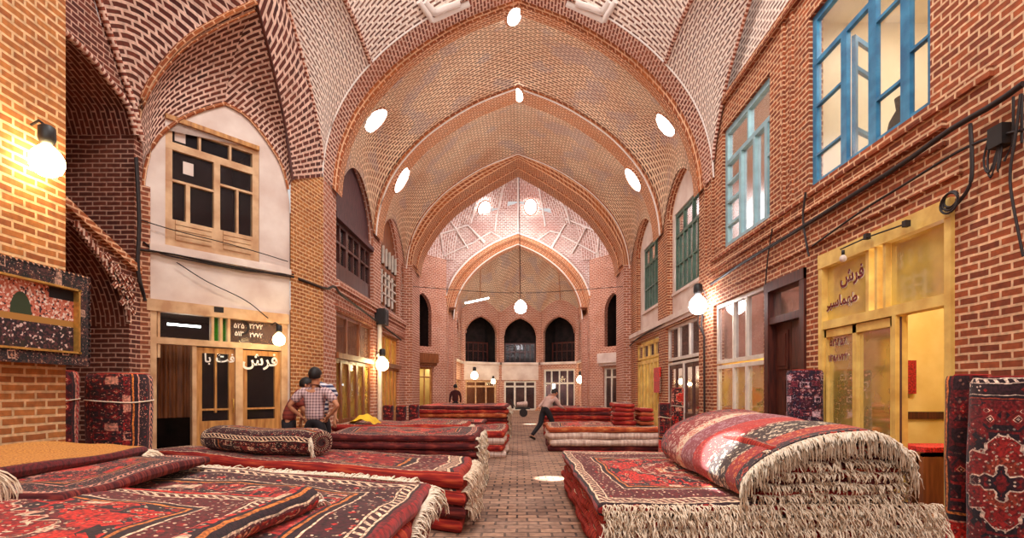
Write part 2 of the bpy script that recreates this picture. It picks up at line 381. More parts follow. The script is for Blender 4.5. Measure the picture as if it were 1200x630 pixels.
# rib at the mouth of the nave
mb = MB()
band(mb, PROF, 12.1, 12.75, .0, 0)
loft(mb, prof3(PROF, 12.75, 22), prof3(PROF, 12.82, 22, .10), 1, None, 1)
band(mb, PROF, 12.82, 13.15, .10, 1)
loft(mb, prof3(PROF, 13.15, 22, .10), prof3(PROF, 13.2, 22, 0), 1, None, 1)
surf(struct(mb, 'trim_1', [M['rib_red'], M['rib']], 'broad pointed brick arch at the mouth of the nave'))
mb = MB(); web(mb, 13.2, 16.4, 0); o1 = surf(struct(mb, 'ceiling', M['vault_brown'], 'brown brick vault of the near nave bay'))
mb = MB()
loft(mb, prof3(PROF, 16.35, 22), prof3(PROF, 16.4, 22, .09), 1, None, 0)
band(mb, PROF, 16.4, 17.15, .09, 0)
loft(mb, prof3(PROF, 17.15, 22, .09), prof3(PROF, 17.2, 22, 0), 1, None, 0)
surf(struct(mb, 'trim_2', M['rib'], 'pointed brick rib across the middle of the nave vault'))
mb = MB(); web(mb, 17.2, 21.0, 0); surf(struct(mb, 'ceiling', M['vault_brown'], 'brown brick vault of the second nave bay'))
# cream mortar lines along the rib edges
for Y, ins in ((16.36, .09), (21.0, .05), (13.22, .02)):
    mb = MB(); mb.tube(prof3(PROF, Y, 22, ins), .022, 6); struct(mb, 'trim_3', M['plaster_line'])
mb = MB()
loft(mb, prof3(PROF, 21.0, 22), prof3(PIN, 21.0, 22), 2, None, 0)
loft(mb, prof3(PIN, 21.0, 22), prof3(PIN, 21.75, 22), 2, None, 0, swap=True)
loft(mb, prof3(PIN, 21.75, 22), prof3(PIN, 21.8, 22, .07), 1, None, 0)
loft(mb, prof3(PIN, 21.8, 22, .07), prof3(PIN, 22.6, 22, .07), 2, None, 0, swap=True)
jambs(mb, 4.2, 21.0, 22.6, 6.4, 1)
for s in (-1, 1): mb.face([V(s*4.2, 20.99, 0), V(s*4.6, 20.99, 0), V(s*4.6, 20.99, 6.4), V(s*4.2, 20.99, 6.4)], [(0, 0), (.4, 0), (.4, 6.4), (0, 6.4)], 1); mb.face([V(s*4.1, 20.99, 6.4), V(s*4.6, 20.99, 6.4), V(s*4.6, 22.6, 6.4), V(s*4.1, 22.6, 6.4)], None, 1)
surf(struct(mb, 'trim_4', [M['rib'], M['far_brick']], 'heavy pointed brick arch leading from the nave to the far domed hall'))

# ---- right wall
YS = 5.43
def ry(px): return F*4.5/(px-CX)
def rz(px, py): return CH+(CY-py)/(px-CX)*4.5
mb = MB()
holes = [rect(ry(1119), ry(962), 0.02, 3.36), rect(ry(945), ry(898), .02, 3.33), rect(ry(895), ry(836), .45, 3.36),
         rect(ry(819), ry(780), .02, 3.3), rect(ry(772), ry(745), .02, 3.22),
         rect(ry(1090), ry(948), 4.5, 7.16), rect(ry(902), ry(847), 4.5, 7.09),
         arch_open(13.15, 15.95, 3.62, 6.55, 7.5), arch_open(17.0, 20.1, 3.62, 6.45, 7.5)]
wall_poly(mb, RW, [(-4, 0), (21.2, 0), (21.2, 8.3), (12.4, 8.3), (12.2, 7.62), (-4, 7.62)], holes, .22, 0, 0)
# projecting courses and cornice
RW.box(mb, -4, 12.3, 7.62, 7.72, -.1, .10, 0); RW.box(mb, -4, 12.3, 7.72, 7.80, -.1, .05, 0)
RW.box(mb, 5.55, 12.3, 4.16, 4.24, -.02, .06, 1); RW.box(mb, 5.55, 12.3, 3.98, 4.04, -.02, .035, 1); RW.box(mb, 5.0, 12.3, 4.38, 4.48, -.02, .045, 1)
RW.box(mb, 5.35, 12.2, 3.60, 3.68, -.02, .04, 1)
for Ya in (8.62, 8.9, 12.15, 12.6): RW.box(mb, Ya, Ya+.07, 4.5, 7.6, -.02, .04, 1)
struct(mb, 'wall_right', [M['brick'], M['brick']], 'orange brick wall on the right with its shops and blue windows')
# tympanum above the cornice
mb = MB(); wall_poly(mb, Frame((4.62, 0, 0), (0, 1, 0), (-1, 0, 0)), [(2.5, 7.7), (12.3, 7.7), (12.3, 9.9), (2.5, 9.9)], (), .1, 0, 0)
struct(mb, 'wall_right_upper', M['vault_white'], 'pale brick tympanum above the right cornice')
# plaster panels of the two far bays with their dark green windows
def bay_panel(Y0, Y1, w0, w1, wz0, wz1, n):
    fr = Frame((4.5+.16, 0, 0), (0, 1, 0), (-1, 0, 0)); mb = MB()
    wall_poly(mb, fr, arch_open(Y0-.02, Y1+.02, 3.6, 6.57, 7.55), [rect(w0, w1, wz0, wz1)], .15, 0, 0)
    struct(mb, 'wall_plaster_panel', M['plaster'], 'white plaster panel around the %s green window' % n)
bay_panel(13.15, 15.95, 13.45, 15.75, 4.3, 6.62, 'near'); bay_panel(17.0, 20.1, 17.35, 19.6, 4.3, 6.6, 'far')

def glazed(r, fr, a0, a1, z0, z1, d, fm, gm, bv=(), bh=(), w=.06, t=.07, pane=True, bw=.035, name='frame', pname='pane'):
    mb = MB()
    fr.box(mb, a0, a0+w, z0, z1, d-t, d); fr.box(mb, a1-w, a1, z0, z1, d-t, d)
    fr.box(mb, a0+w, a1-w, z0, z0+w, d-t, d); fr.box(mb, a0+w, a1-w, z1-w, z1, d-t, d)
    for b in bv:
        a, za, zb = b[:3]; ww = b[3] if len(b) > 3 else bw
        fr.box(mb, a-ww/2, a+ww/2, za, zb, d-t*.8, d+.006)
    for b in bh:
        z, aa, ab = b[:3]; ww = b[3] if len(b) > 3 else bw
        fr.box(mb, aa, ab, z-ww/2, z+ww/2, d-t*.8, d+.004)
    f = mk(mb, name, fm, r)
    if pane:
        mb = MB(); dd = d-t*.55
        mb.face([fr.P(a0+w*.5, z0+w*.5, dd), fr.P(a1-w*.5, z0+w*.5, dd), fr.P(a1-w*.5, z1-w*.5, dd), fr.P(a0+w*.5, z1-w*.5, dd)], [(a0, z0), (a1, z0), (a1, z1), (a0, z1)])
        mk(mb, pname, gm, f)
    return f
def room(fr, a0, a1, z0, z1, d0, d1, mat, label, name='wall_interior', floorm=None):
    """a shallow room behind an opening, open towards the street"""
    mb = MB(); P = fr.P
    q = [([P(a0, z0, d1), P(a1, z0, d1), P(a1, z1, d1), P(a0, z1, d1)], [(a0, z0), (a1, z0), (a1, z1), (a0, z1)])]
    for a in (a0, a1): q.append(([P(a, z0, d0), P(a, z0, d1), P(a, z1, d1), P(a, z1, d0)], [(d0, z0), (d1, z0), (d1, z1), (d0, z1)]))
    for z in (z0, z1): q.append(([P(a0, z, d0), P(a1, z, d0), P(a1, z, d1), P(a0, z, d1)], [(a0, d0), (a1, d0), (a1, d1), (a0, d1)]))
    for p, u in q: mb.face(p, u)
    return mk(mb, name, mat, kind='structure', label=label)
WN = [0]; DN = [0]
def win(label):
    WN[0] += 1; return root('window_%d' % WN[0], label=label, kind='structure')
def door(label):
    DN[0] += 1; return root('door_%d' % DN[0], label=label, kind='structure')

# --- blue window, near (three lights, one casement ajar)
a0, a1 = ry(1090), ry(948)
r = win('large bright blue wooden window above the yellow carpet shop, one casement ajar')
y = lambda px: ry(px)
glazed(r, RW, a0, a1, 4.5, 7.16, -.06, M['blue_paint'], M['glass_clear'],
       bv=[(y(1055), 4.5, 7.16, .15), (y(1017), 4.5, 7.16, .15), (y(984), 4.5, 6.4, .13)],
       bh=[(6.42, y(1017), a1, .07), (5.1, y(1055), y(1017), .04), (6.1, y(1055), y(1017), .04), (5.35, a0, y(1055), .035), (6.4, a0, y(1055), .04), (5.75, y(984), a1, .035), (5.0, y(984), a1, .03)], w=.11, t=.07)
mb = MB(); fr2 = Frame(RW.P(y(988), 0, -.14), (.85, .53, 0), (.53, -.85, 0))
for (q0, q1, q2, q3) in ((0, .07, 4.62, 6.32), (.48, .55, 4.62, 6.32), (.07, .48, 4.62, 4.69), (.07, .48, 6.25, 6.32), (.07, .48, 5.0, 5.06), (.07, .48, 5.85, 5.91)):
    fr2.box(mb, q0, q1, q2, q3, -.02, .03)
sash = mk(mb, 'casement', M['blue_paint'], r)
mb = MB(); mb.face([fr2.P(.05, 4.65, 0), fr2.P(.52, 4.65, 0), fr2.P(.52, 6.28, 0), fr2.P(.05, 6.28, 0)]); mk(mb, 'pane', M['glass_clear'], sash)
mb = MB(); RW.box(mb, a0-.08, a1+.08, 4.40, 4.5, -.1, .05); mk(mb, 'sill', M['brick'], r)
room(RW, a0-.3, a1+.3, 4.3, 7.3, -.24, -2.6, M['beige_room'], 'beige room behind the near blue window')
# --- blue window, far
a0, a1 = ry(902), ry(847)
r = win('pale blue wooden window with an open casement between brick piers, above the panelled shop')
glazed(r, RW, a0, a1, 4.5, 7.09, -.06, M['pale_blue'], M['glass_clear'],
       bv=[(y(894), 4.5, 6.35, .12), (y(880), 4.5, 6.35, .08), (y(864), 4.5, 6.35, .10), (y(873), 6.35, 7.05, .05)],
       bh=[(6.35, a0, a1, .09), (5.5, y(864), a1, .05), (5.0, y(864), a1, .05), (5.9, y(864), a1, .04), (5.7, a0, y(894), .05)], w=.12, t=.1)
room(RW, a0-.3, a1+.3, 4.3, 7.3, -.24, -2.4, M['beige_room'], 'beige room behind the pale blue window')
# a heap of bundled goods inside
# --- dark green windows of the far bays
PL = Frame((4.5+.16, 0, 0), (0, 1, 0), (-1, 0, 0))
for (b0, b1, z1, lab) in ((13.45, 15.75, 6.62, 'near'), (17.35, 19.6, 6.6, 'far')):
    r = win('dark green framed window in white plaster, %s of the two past the blue windows' % ('nearer' if lab == 'near' else 'farther'))
    n = 3; bv = [(b0+(b1-b0)*k/n, 4.3, z1, .09) for k in (1, 2)]+[(b0+(b1-b0)*k/6, 4.4, 5.9, .04) for k in (1, 3, 5)]
    glazed(r, PL, b0, b1, 4.3, z1, -.04, M['teal_paint'], M['glass_clear'], bv=bv, bh=[(5.95, b0, b1, .09), (5.1, b0, b1, .04)], w=.1, t=.08)
    mb = MB(); PL.box(mb, b0-.1, b1+.1, 4.22, 4.3, -.1, .06); mk(mb, 'sill', M['plaster'], r)
    room(PL, b0-.2, b1+.2, 4.2, 6.8, -.17, -1.6, M['dim_red'], 'dim room behind the %s green window' % lab)

# --- yellow carpet shop
a0, a1 = ry(1119), ry(962)
r = door('cream-yellow glazed front of the carpet shop on the right, its door open')
YP = M['yellow_paint']
mb = MB()
RW.box(mb, a0, a1, 3.20, 3.40, -.12, .05)               # fascia
RW.box(mb, a0, a0+.09, 0, 3.2, -.12, .04); RW.box(mb, a1-.09, a1, 0, 3.2, -.12, .04)
RW.box(mb, a0+.09, a1-.09, 2.30, 2.42, -.12, .03)
for px, w in ((1018, .06), (1028, .05), (1038, .05)): RW.box(mb, y(px)-w/2, y(px)+w/2, 2.42, 3.2, -.1, .02)
RW.box(mb, y(1050)-.03, y(1050)+.03, 0, 2.3, -.12, .03)
fs = mk(mb, 'frame', YP, r)
mb = MB(); dd = -.05
mb.face([RW.P(y(1016), 2.42, dd), RW.P(a1-.09, 2.42, dd), RW.P(a1-.09, 3.2, dd), RW.P(y(1016), 3.2, dd)], [(0, 0), (1.2, 0), (1.2, .8), (0, .8)])
sp = mk(mb, 'sign_pane', M['frosted'], r, label='frosted yellow fanlight pane with dark red lettering')
mb = MB()
mb.face([RW.P(a0+.09, 2.42, dd), RW.P(y(1040), 2.42, dd), RW.P(y(1040), 3.2, dd), RW.P(a0+.09, 3.2, dd)], [(0, 0), (1, 0), (1, .8), (0, .8)])
mk(mb, 'fanlight_pane', M['frosted'], r)
# glazed leaf with two lights
dl = MB(); b0, b1 = y(1048), y(965)
RW.box(dl, b0, b0+.07, .03, 2.29, -.09, 0); RW.box(dl, b1-.07, b1, .03, 2.29, -.09, 0); RW.box(dl, y(1001)-.04, y(1001)+.04, .03, 2.29, -.09, 0)
RW.box(dl, b0, b1, .03, .75, -.08, -.01); RW.box(dl, b0, b1, 2.18, 2.29, -.09, 0); RW.box(dl, b0, b1, .75, .83, -.09, 0)
dlo = mk(dl, 'door_leaf', YP, r)
mb = MB(); mb.face([RW.P(b0+.04, .8, dd), RW.P(b1-.04, .8, dd), RW.P(b1-.04, 2.22, dd), RW.P(b0+.04, 2.22, dd)], [(0, 0), (1.5, 0), (1.5, 1.4), (0, 1.4)])
mk(mb, 'pane', M['glass_yellow'], dlo)
# the open leaf seen edge on
mb = MB(); lf = Frame(RW.P(y(1053), 0, -.04), (.57, .82, 0), (.82, -.57, 0)); lf.box(mb, 0, .75, .03, 2.28, -.05, .0); mk(mb, 'open_leaf', M['dark_wood'], r)
# interior
mb = MB()
I0, I1, ID = 5.30, 7.98, 3.0
P = RW.P
mb.face([P(I1, 0, -.1), P(I1, 0, -ID), P(I1, 3.2, -ID), P(I1, 3.2, -.1)], [(0, 0), (3, 0), (3, 3.2), (0, 3.2)])
mb.face([P(I0, 0, -ID), P(I1, 0, -ID), P(I1, 3.2, -ID), P(I0, 3.2, -ID)], [(0, 0), (3, 0), (3, 3.2), (0, 3.2)])
mb.face([P(I0, 0, -.22), P(I0, 0, -ID), P(I0, 3.2, -ID), P(I0, 3.2, -.22)], [(0, 0), (3, 0), (3, 3.2), (0, 3.2)])
mb.face([P(I0, 3.2, -.1), P(I1, 3.2, -.1), P(I1, 3.2, -ID), P(I0, 3.2, -ID)], [(0, 0), (3, 0), (3, 3), (0, 3)])
mk(mb, 'wall_interior', M['yellow_wall'], kind='structure', label='yellow painted walls inside the carpet shop')
mb = MB(); mb.box((4.62, I1-.04, .98), (7.4, I1, 1.09)); mk(mb, 'baseboard_shop', M['dark_wood'], kind='structure', label='dark dado rail on the yellow wall inside the carpet shop')
light('carpet_shop_lamp', 'POINT', (5.5, 6.5, 2.75), 50, (1, .90, .70), .15)

# --- brown door
b0, b1 = ry(945), ry(898)
r = door('dark red-brown wooden double door with fanlight between the yellow shop and the panelled shop')
mb = MB(); RW.box(mb, b0, b0+.14, 0, 3.33, -.15, .04); RW.box(mb, b1-.14, b1, 0, 3.33, -.15, .04); RW.box(mb, b0, b1, 3.16, 3.33, -.15, .05); RW.box(mb, b0, b1, 2.58, 2.70, -.14, .02)
mk(mb, 'frame', M['dark_wood'], r)
mb = MB(); mb.face([P(b0+.1, 2.7, -.08), P(b1-.1, 2.7, -.08), P(b1-.1, 3.18, -.08), P(b0+.1, 3.18, -.08)]); mk(mb, 'pane', M['glass_grey'], r)
for (c0, c1) in ((b0+.14, (b0+b1)/2-.005), ((b0+b1)/2+.005, b1-.14)):
    mb = MB(); RW.box(mb, c0, c1, .03, 2.58, -.16, -.11)
    for z0, z1 in ((.15, .85), (.98, 1.65), (1.78, 2.45)):
        RW.box(mb, c0+.08, c1-.08, z0, z1, -.12, -.09); RW.box(mb, c0+.14, c1-.14, z0+.06, z1-.06, -.10, -.075)
    mk(mb, 'door_leaf', M['dark_wood'], r)
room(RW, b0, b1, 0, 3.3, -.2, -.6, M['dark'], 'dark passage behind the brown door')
# --- panelled shop (tall grey panes above, warm panes below)
b0, b1 = ry(895), ry(836)
r = win('shopfront window left of the brown door, grey dusty panes above and warm yellow ones below')
glazed(r, RW, b0, b1, 2.02, 3.36, -.08, M['white_paint'], M['glass_grey'], bv=[(y(870), 2.02, 3.36, .07), (y(855), 2.02, 3.36, .09)], w=.08, t=.08)
glazed(r, RW, b0, b1, .45, 1.98, -.08, M['white_paint'], M['glass_yellow'], bv=[(y(870), .45, 1.98, .10), (y(855), .45, 1.98, .07)], w=.08, t=.08, name='lower_frame')
room(RW, b0, b1, .4, 2.1, -.2, -1.8, M['yellow_wall'], 'lit yellow shop interior behind the lower panes')
room(RW, b0, b1, 2.12, 3.4, -.2, -.9, M['dim_red'], 'dim space behind the grey upper panes')
light('panelled_shop_lamp', 'POINT', (5.5, (b0+b1)/2+.3, 1.75), 22, (1, .72, .32), .07)
# --- shop 4: reddish doors, grey panes
b0, b1 = ry(819), ry(780)
r = win('shopfront with white glazing bars over red-brown glazed doors beneath the near green window')
glazed(r, RW, b0, b1, 2.3, 3.3, -.08, M['white_paint'], M['glass_grey'], bv=[(b0+(b1-b0)*.33, 2.3, 3.3, .07), (b0+(b1-b0)*.66, 2.3, 3.3, .07)], w=.08, t=.08)
glazed(r, RW, b0, b1, .02, 2.24, -.08, M['white_paint'], M['glass_dark'], bv=[((b0+b1)/2, 0, 2.24, .12)], w=.07, t=.08, name='door_frame')
for (c0, c1) in ((b0+.08, (b0+b1)/2-.06), ((b0+b1)/2+.06, b1-.08)):
    glazed(r, RW, c0, c1, .04, 2.16, -.1, M['dark_wood'], M['glass_dark'], bv=[((c0+c1)/2, .04, 2.16, .1)], bh=[(.45, c0, c1, .7)], w=.11, t=.05, name='door_leaf')
room(RW, b0, b1, 0, 3.3, -.2, -1.8, M['dim_red'], 'interior of the shop with red-brown doors')
light('red_door_shop_lamp', 'POINT', (5.4, (b0+b1)/2, 2.0), 14, (1, .7, .35), .06)
# --- shop 5
b0, b1 = ry(772), ry(745)
r = win('farthest shopfront on the right, narrow yellow glazing bars under a red-brown top light')
glazed(r, RW, b0, b1, 2.55, 3.1, -.08, M['yellow_paint'], M['glass_grey'], bv=[(b0+(b1-b0)*k/4, 2.55, 3.1, .12) for k in (1, 2, 3)], w=.08, t=.08)
glazed(r, RW, b0, b1, .02, 2.5, -.08, M['yellow_paint'], M['glass_yellow'], bv=[(b0+(b1-b0)*k/7, .02, 2.5, .14 if k in (2, 5) else .06) for k in range(1, 7)], bh=[(.4, b0, b1, .7)], w=.12, t=.08, name='lower_frame')
room(RW, b0, b1, 0, 3.2, -.2, -1.8, M['yellow_wall'], 'interior of the farthest right shop')
light('far_right_shop_lamp', 'POINT', (5.4, (b0+b1)/2, 2.0), 16, (1, .75, .4), .08)
# pale beam over far shopfronts
mb = MB(); RW.box(mb, 12.9, 21.0, 3.45, 3.60, -.02, .10); RW.box(mb, 12.9, 21.0, 3.36, 3.45, -.02, .04); struct(mb, 'trim_5', M['plaster'], 'pale ledge over the far right shopfronts')
# ---- left side: near pier, recessed arch wall, plaster facade set at an angle
FA = V(-6.33, 8.88, 0); FB = V(-4.70, 10.90, 0)
FD = (FB-FA).normalized(); FN = V(FD.y, -FD.x, 0)
FW = Frame(FA, FD, FN)
mb = MB()
PF = Frame((-4.6, 0, 0), (0, 1, 0), (1, 0, 0))
wall_poly(mb, PF, rect(-4, 5.38, 0, 9), (), .1, 0, 0)
mb.face([V(-4.6, 5.38, 0), V(-6.6, 5.38, 0), V(-6.6, 5.38, 9), V(-4.6, 5.38, 9)], [(0, 0), (2, 0), (2, 9), (0, 9)])
PF.box(mb, -4, 5.38, 5.55, 5.63, -.02, .03)
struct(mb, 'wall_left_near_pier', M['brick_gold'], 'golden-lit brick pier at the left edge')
LR = Frame((-6.3, 0, 0), (0, 1, 0), (1, 0, 0))
def lp(px, X=-6.3): return F*X/(px-CX)
mb = MB()
low = arch_open(5.9, 8.57, .02, 2.45, 3.85)
def at(px, py, X=-6.3): Y = F*X/(px-CX); return (Y, CH+(CY-py)*Y/F)
upo = [(5.5, 4.75), (8.68, 3.42)]+[at(157, 158), at(150, 128), at(140, 112), at(130, 100), at(108, 72), at(92, 55), at(75, 40), (6.9, 6.5), (6.2, 6.55), (5.5, 6.3)]
wall_poly(mb, LR, [(5.3, 0), (8.88, 0), (8.88, 5.9), (8.74, 5.76), at(150, 122), at(140, 92), at(130, 62), at(118, 28), at(110, 0), (7.4, 7.8), (6.5, 8.0), (5.3, 7.6)], [low, upo], 2.3, 0, 0)
# roll moulding of the upper arch and the coping
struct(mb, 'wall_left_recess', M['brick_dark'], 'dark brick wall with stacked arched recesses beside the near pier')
mb = MB(); mb.face([V(-8.6, 5.3, 0), V(-8.6, 9.2, 0), V(-8.6, 9.2, 8), V(-8.6, 5.3, 8)], [(5, 0), (9, 0), (9, 8), (5, 8)])
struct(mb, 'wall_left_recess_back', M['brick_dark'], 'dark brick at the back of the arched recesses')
mb = MB()
mb.tube([LR.P(a, z, .03) for a, z in upo[2:]], .05, 8)
mb.tube([LR.P(a, z, .05) for a, z in [(8.8, 5.55), at(153, 122), at(144, 96), at(133, 62), at(121, 28), at(112, 0), (7.4, 7.6)]], .045, 8)
struct(mb, 'trim_6', M['rib_red'], 'brick roll mouldings around the upper recess arch')
mb = MB()
for k in range(9):   # sloping coping in short courses
    t0, t1 = k/9, (k+1)/9
    a = 5.5+(8.74-5.5)*t0; b = 5.5+(8.74-5.5)*t1; z0 = 4.86+(3.44-4.86)*t0; z1 = 4.86+(3.44-4.86)*t1
    p = [LR.P(a, z0, .09), LR.P(b, z1, .09), LR.P(b, z1-.12, .09), LR.P(a, z0-.12, .09)]
    mb.face(p, [(a, z0), (b, z1), (b, z1-.12), (a, z0-.12)]); mb.face([LR.P(a, z0, -.3), LR.P(b, z1, -.3), LR.P(b, z1, .09), LR.P(a, z0, .09)], [(a, 0), (b, 0), (b, .39), (a, .39)])
    mb.face([LR.P(a, z0-.12, .09), LR.P(b, z1-.12, .09), LR.P(b, z1-.12, 0), LR.P(a, z0-.12, 0)])
struct(mb, 'trim_7', M['rib'], 'sloping brick coping above the lower arch')
# raised herringbone bricks in the spandrel and toothed rim of the lower arch
mb = MB()
rim = [at(87, 263), at(97, 277), at(107, 290), at(117, 303), at(127, 317), at(135, 329), at(142, 342), at(148, 358), at(151, 380)]
for (p, q) in zip(rim, rim[1:]):
    for k in range(3):
        t = (k+.5)/3; a = p[0]+(q[0]-p[0])*t; z = p[1]+(q[1]-p[1])*t
        LR.box(mb, a-.022, a+.022, z-.012, z+.09, -.02, .035)
for i in range(-2, 9):
    for j in range(0, 13):
        a = 7.3+i*.16+(j % 2)*.02; z = 2.7+j*.12
        top = 4.86-(a-5.5)*.438-.2
        ra = 3.85-max(0, (a-7.25))**1.7*.95
        if a > 8.66 or a < 7.35 or z > top-.1 or z < ra+.12: continue
        s = .5 if j % 2 else -.5
        Mx = Matrix.Translation(LR.P(a, z, .0)) @ Matrix.Rotation(s*1.57, 4, 'X')
        mb.box((-.0, -.085, -.014), (.035, .085, .014), 0, Mx); mb.box((-.0, -.085, .03), (.035, .085, .056), 0, Mx)
struct(mb, 'trim_8', M['rib_red'], 'herringbone brickwork in the spandrel of the lower recess arch')

# plaster facade
def fh(px, py): return FW.hit(px, py)
S1 = (FB-FA).length
arch_px = [(167, 225), (169, 200), (178, 172), (194, 152), (215, 138), (240, 128), (263, 122), (285, 134), (303, 153), (318, 174), (330, 196), (337, 222)]
farch = [fh(*p) for p in arch_px]
wo = [fh(194, 140), fh(305, 172), fh(303, 305), fh(193, 288)]
wa0, wa1 = (wo[0][0]+wo[3][0])/2, (wo[1][0]+wo[2][0])/2
wz0, wz1 = (wo[3][1]+wo[2][1])/2, (wo[0][1]+wo[1][1])/2
so0 = fh(173, 400)[0]; so1 = fh(336, 400)[0]; szt = (fh(175, 354)[1]+fh(335, 372)[1])/2
mb = MB()
ap = [(0.05, 0), (S1, 0), (S1, farch[-1][1]-.3)]+[(min(S1, a), z) for a, z in farch[::-1]]+[(.05, farch[0][1]-.3)]
wall_poly(mb, FW, ap, [rect(wa0, wa1, wz0, wz1), rect(so0, so1, .02, szt)], .2, 0, 0)
zl = fh(250, 300)[1]
FW.box(mb, .1, S1-.02, wz0-.16, wz0-.05, -.02, .10)
struct(mb, 'wall_left_facade', M['plaster'], 'white plaster facade with a wooden window above a carpet shop')
mb = MB(); FW.box(mb, -.03, .12, 0, farch[0][1]+.1, -.05, .06); struct(mb, 'trim_9', M['brick_pier'], 'brick pilaster left of the plaster facade')
# window of the facade
r = win('tall cream wooden window with dark panes in the white plaster facade')
def fa(px, py): return fh(px, py)[0]
am = (fa(252, 230)+fa(258, 230))/2; z_t1 = fh(250, 185)[1]; zlow = fh(250, 268)[1]
lw = fa(221, 250); rw = fa(279, 260)
glazed(r, FW, wa0, wa1, wz0, wz1, -.03, M['cream_paint'], M['glass_dark'],
       bv=[(am, wz0, z_t1, .11), (wa0+(wa1-wa0)*.345, z_t1, wz1, .04), (wa0+(wa1-wa0)*.67, z_t1, wz1, .04), (lw, zlow, z_t1-.62, .07), (rw, zlow, z_t1-.45, .04)],
       bh=[(z_t1, wa0, wa1, .13), (z_t1-.60, wa0, am, .04), (z_t1-.44, am, wa1, .04), ((wz0+zlow)/2, wa0, wa1, zlow-wz0+.04)], w=.12, t=.09)
mb = MB()
for (x0, x1) in ((wa0+.16, am-.1), (am+.1, wa1-.16)):
    for s in range(4):
        z = wz0+.12+s*.09; FW.box(mb, x0, x1, z, z+.075, -.02, .0)
mk(mb, 'lower_panel', M['cream_paint'], r)
mb = MB(); FW.box(mb, wa0, wa1-.02, wz1-.04, wz1+.04, -.05, .05); mk(mb, 'lintel', M['honey_wood'], r)
mb = MB()   # paper notices on the glass
for (u, z, w_, h) in ((wa0+.17, z_t1+.12, .17, .26), (wa0+.3, z_t1-.42, .17, .22)): FW.box(mb, u, u+w_, z, z+h, -.075, -.07)
mk(mb, 'paper_notice', M['plaster'], r)
room(FW, wa0, wa1, wz0, wz1, -.2, -1.2, M['dark'], 'dark room behind the facade window')

# shop of the facade
r = door('cream wooden shopfront of the facade with an open dark doorway and two glazed doors')
CPm = M['cream_paint']
zt1 = fh(260, 403)[1]         # transom
d0 = fa(229, 450); d1 = fa(277, 450); e0 = fa(283, 450); e1 = so1-.05
mb = MB()
FW.box(mb, so0-.03, so1+.02, szt-.14, szt+.06, -.1, .07); FW.box(mb, so0, so0+.12, 0, szt, -.1, .04); FW.box(mb, so1-.13, so1, 0, szt, -.1, .04)
FW.box(mb, so0, so1, zt1-.06, zt1+.05, -.1, .03)
for px in (249, 259, 268): a = fa(px, 380); FW.box(mb, a-.025, a+.025, zt1, szt-.1, -.08, .015)
a = fa(186, 380); FW.box(mb, a-.02, a+.02, zt1-.3, szt-.1, -.08, .01)
FW.box(mb, d0-.05, d0+.02, 0, zt1, -.1, .0); FW.box(mb, d1-.02, e0+.02, 0, zt1, -.1, .015)
mk(mb, 'frame', CPm, r)
def quad(fr, a0, a1, z0, z1, d):
    m = MB(); m.face([fr.P(a0, z0, d), fr.P(a1, z0, d), fr.P(a1, z1, d), fr.P(a0, z1, d)], [(a0, z0), (a1, z0), (a1, z1), (a0, z1)]); return m
mk(quad(FW, fa(188, 380), fa(248, 380), zt1+.05, szt-.14, -.05), 'fanlight_pane', M['glass_dark'], r)
mk(quad(FW, fa(250, 380), fa(267, 380), zt1+.05, szt-.14, -.05), 'green_pane', M['glass_green'], r, label='bright green fanlight pane')
sgn = mk(quad(FW, fa(270, 380), so1-.13, zt1+.05, szt-.14, -.05), 'sign_pane', M['glass_grey'], r, label='grey fanlight pane with white numerals')
mk(quad(FW, so0+.12, fa(184, 380), zt1-.25, szt-.14, -.04), 'white_panel', M['plaster'], r)
for (c0, c1, cross) in ((d0+.02, d1-.02, True), (e0+.02, e1-.08, False)):
    b = [(0.62, c0, c1, .52), (.93, c0+.1, c1-.1, .035)]
    zz = zt1-.08
    glazed(r, FW, c0, c1, .04, zz, -.03, M['honey_wood'], M['glass_dark'], bv=[((c0+c1)/2, 1.0, zz, .035)] if cross else [], bh=[(.45, c0, c1, .8), (1.06, c0, c1, .035)], w=.10, t=.06, name='door_leaf')
mb = MB(); mb.tube([FW.P(d1-.07, 1.0, 0), FW.P(d1-.07, 1.0, .05), FW.P(d1-.07, 1.25, .05), FW.P(d1-.07, 1.25, 0)], .012, 6); mk(mb, 'handle', M['gold'], r)
# dim shop behind with a hanging curtain
room(FW, so0, so1, 0, szt, -.2, -2.2, M['dark'], 'dark interior of the facade shop')
mb = MB(); rows = []
for k in range(25):
    a = so0+.1+k*.032*1.1; d = -.8+.05*math.sin(k*1.7); rows.append([FW.P(a, .9, d), FW.P(a, szt-.5, d)])
mb.grid(rows); tag(mk(mb, 'curtain', M['brown_wood']), 'dark brown curtain hanging in the open doorway of the facade shop', 'curtain')
light('facade_shop_lamp', 'POINT', FW.P(1.0, 2.4, -1.2), 10, (1, .8, .6), .1)
mb = MB(); mb.tube([FW.P(.55, 2.62, -.5), FW.P(1.1, 2.62, -.5)], .02, 8); tag(mk(mb, 'tube_light', M['tube']), 'white fluorescent tube glowing behind the fanlight of the facade shop', 'light')

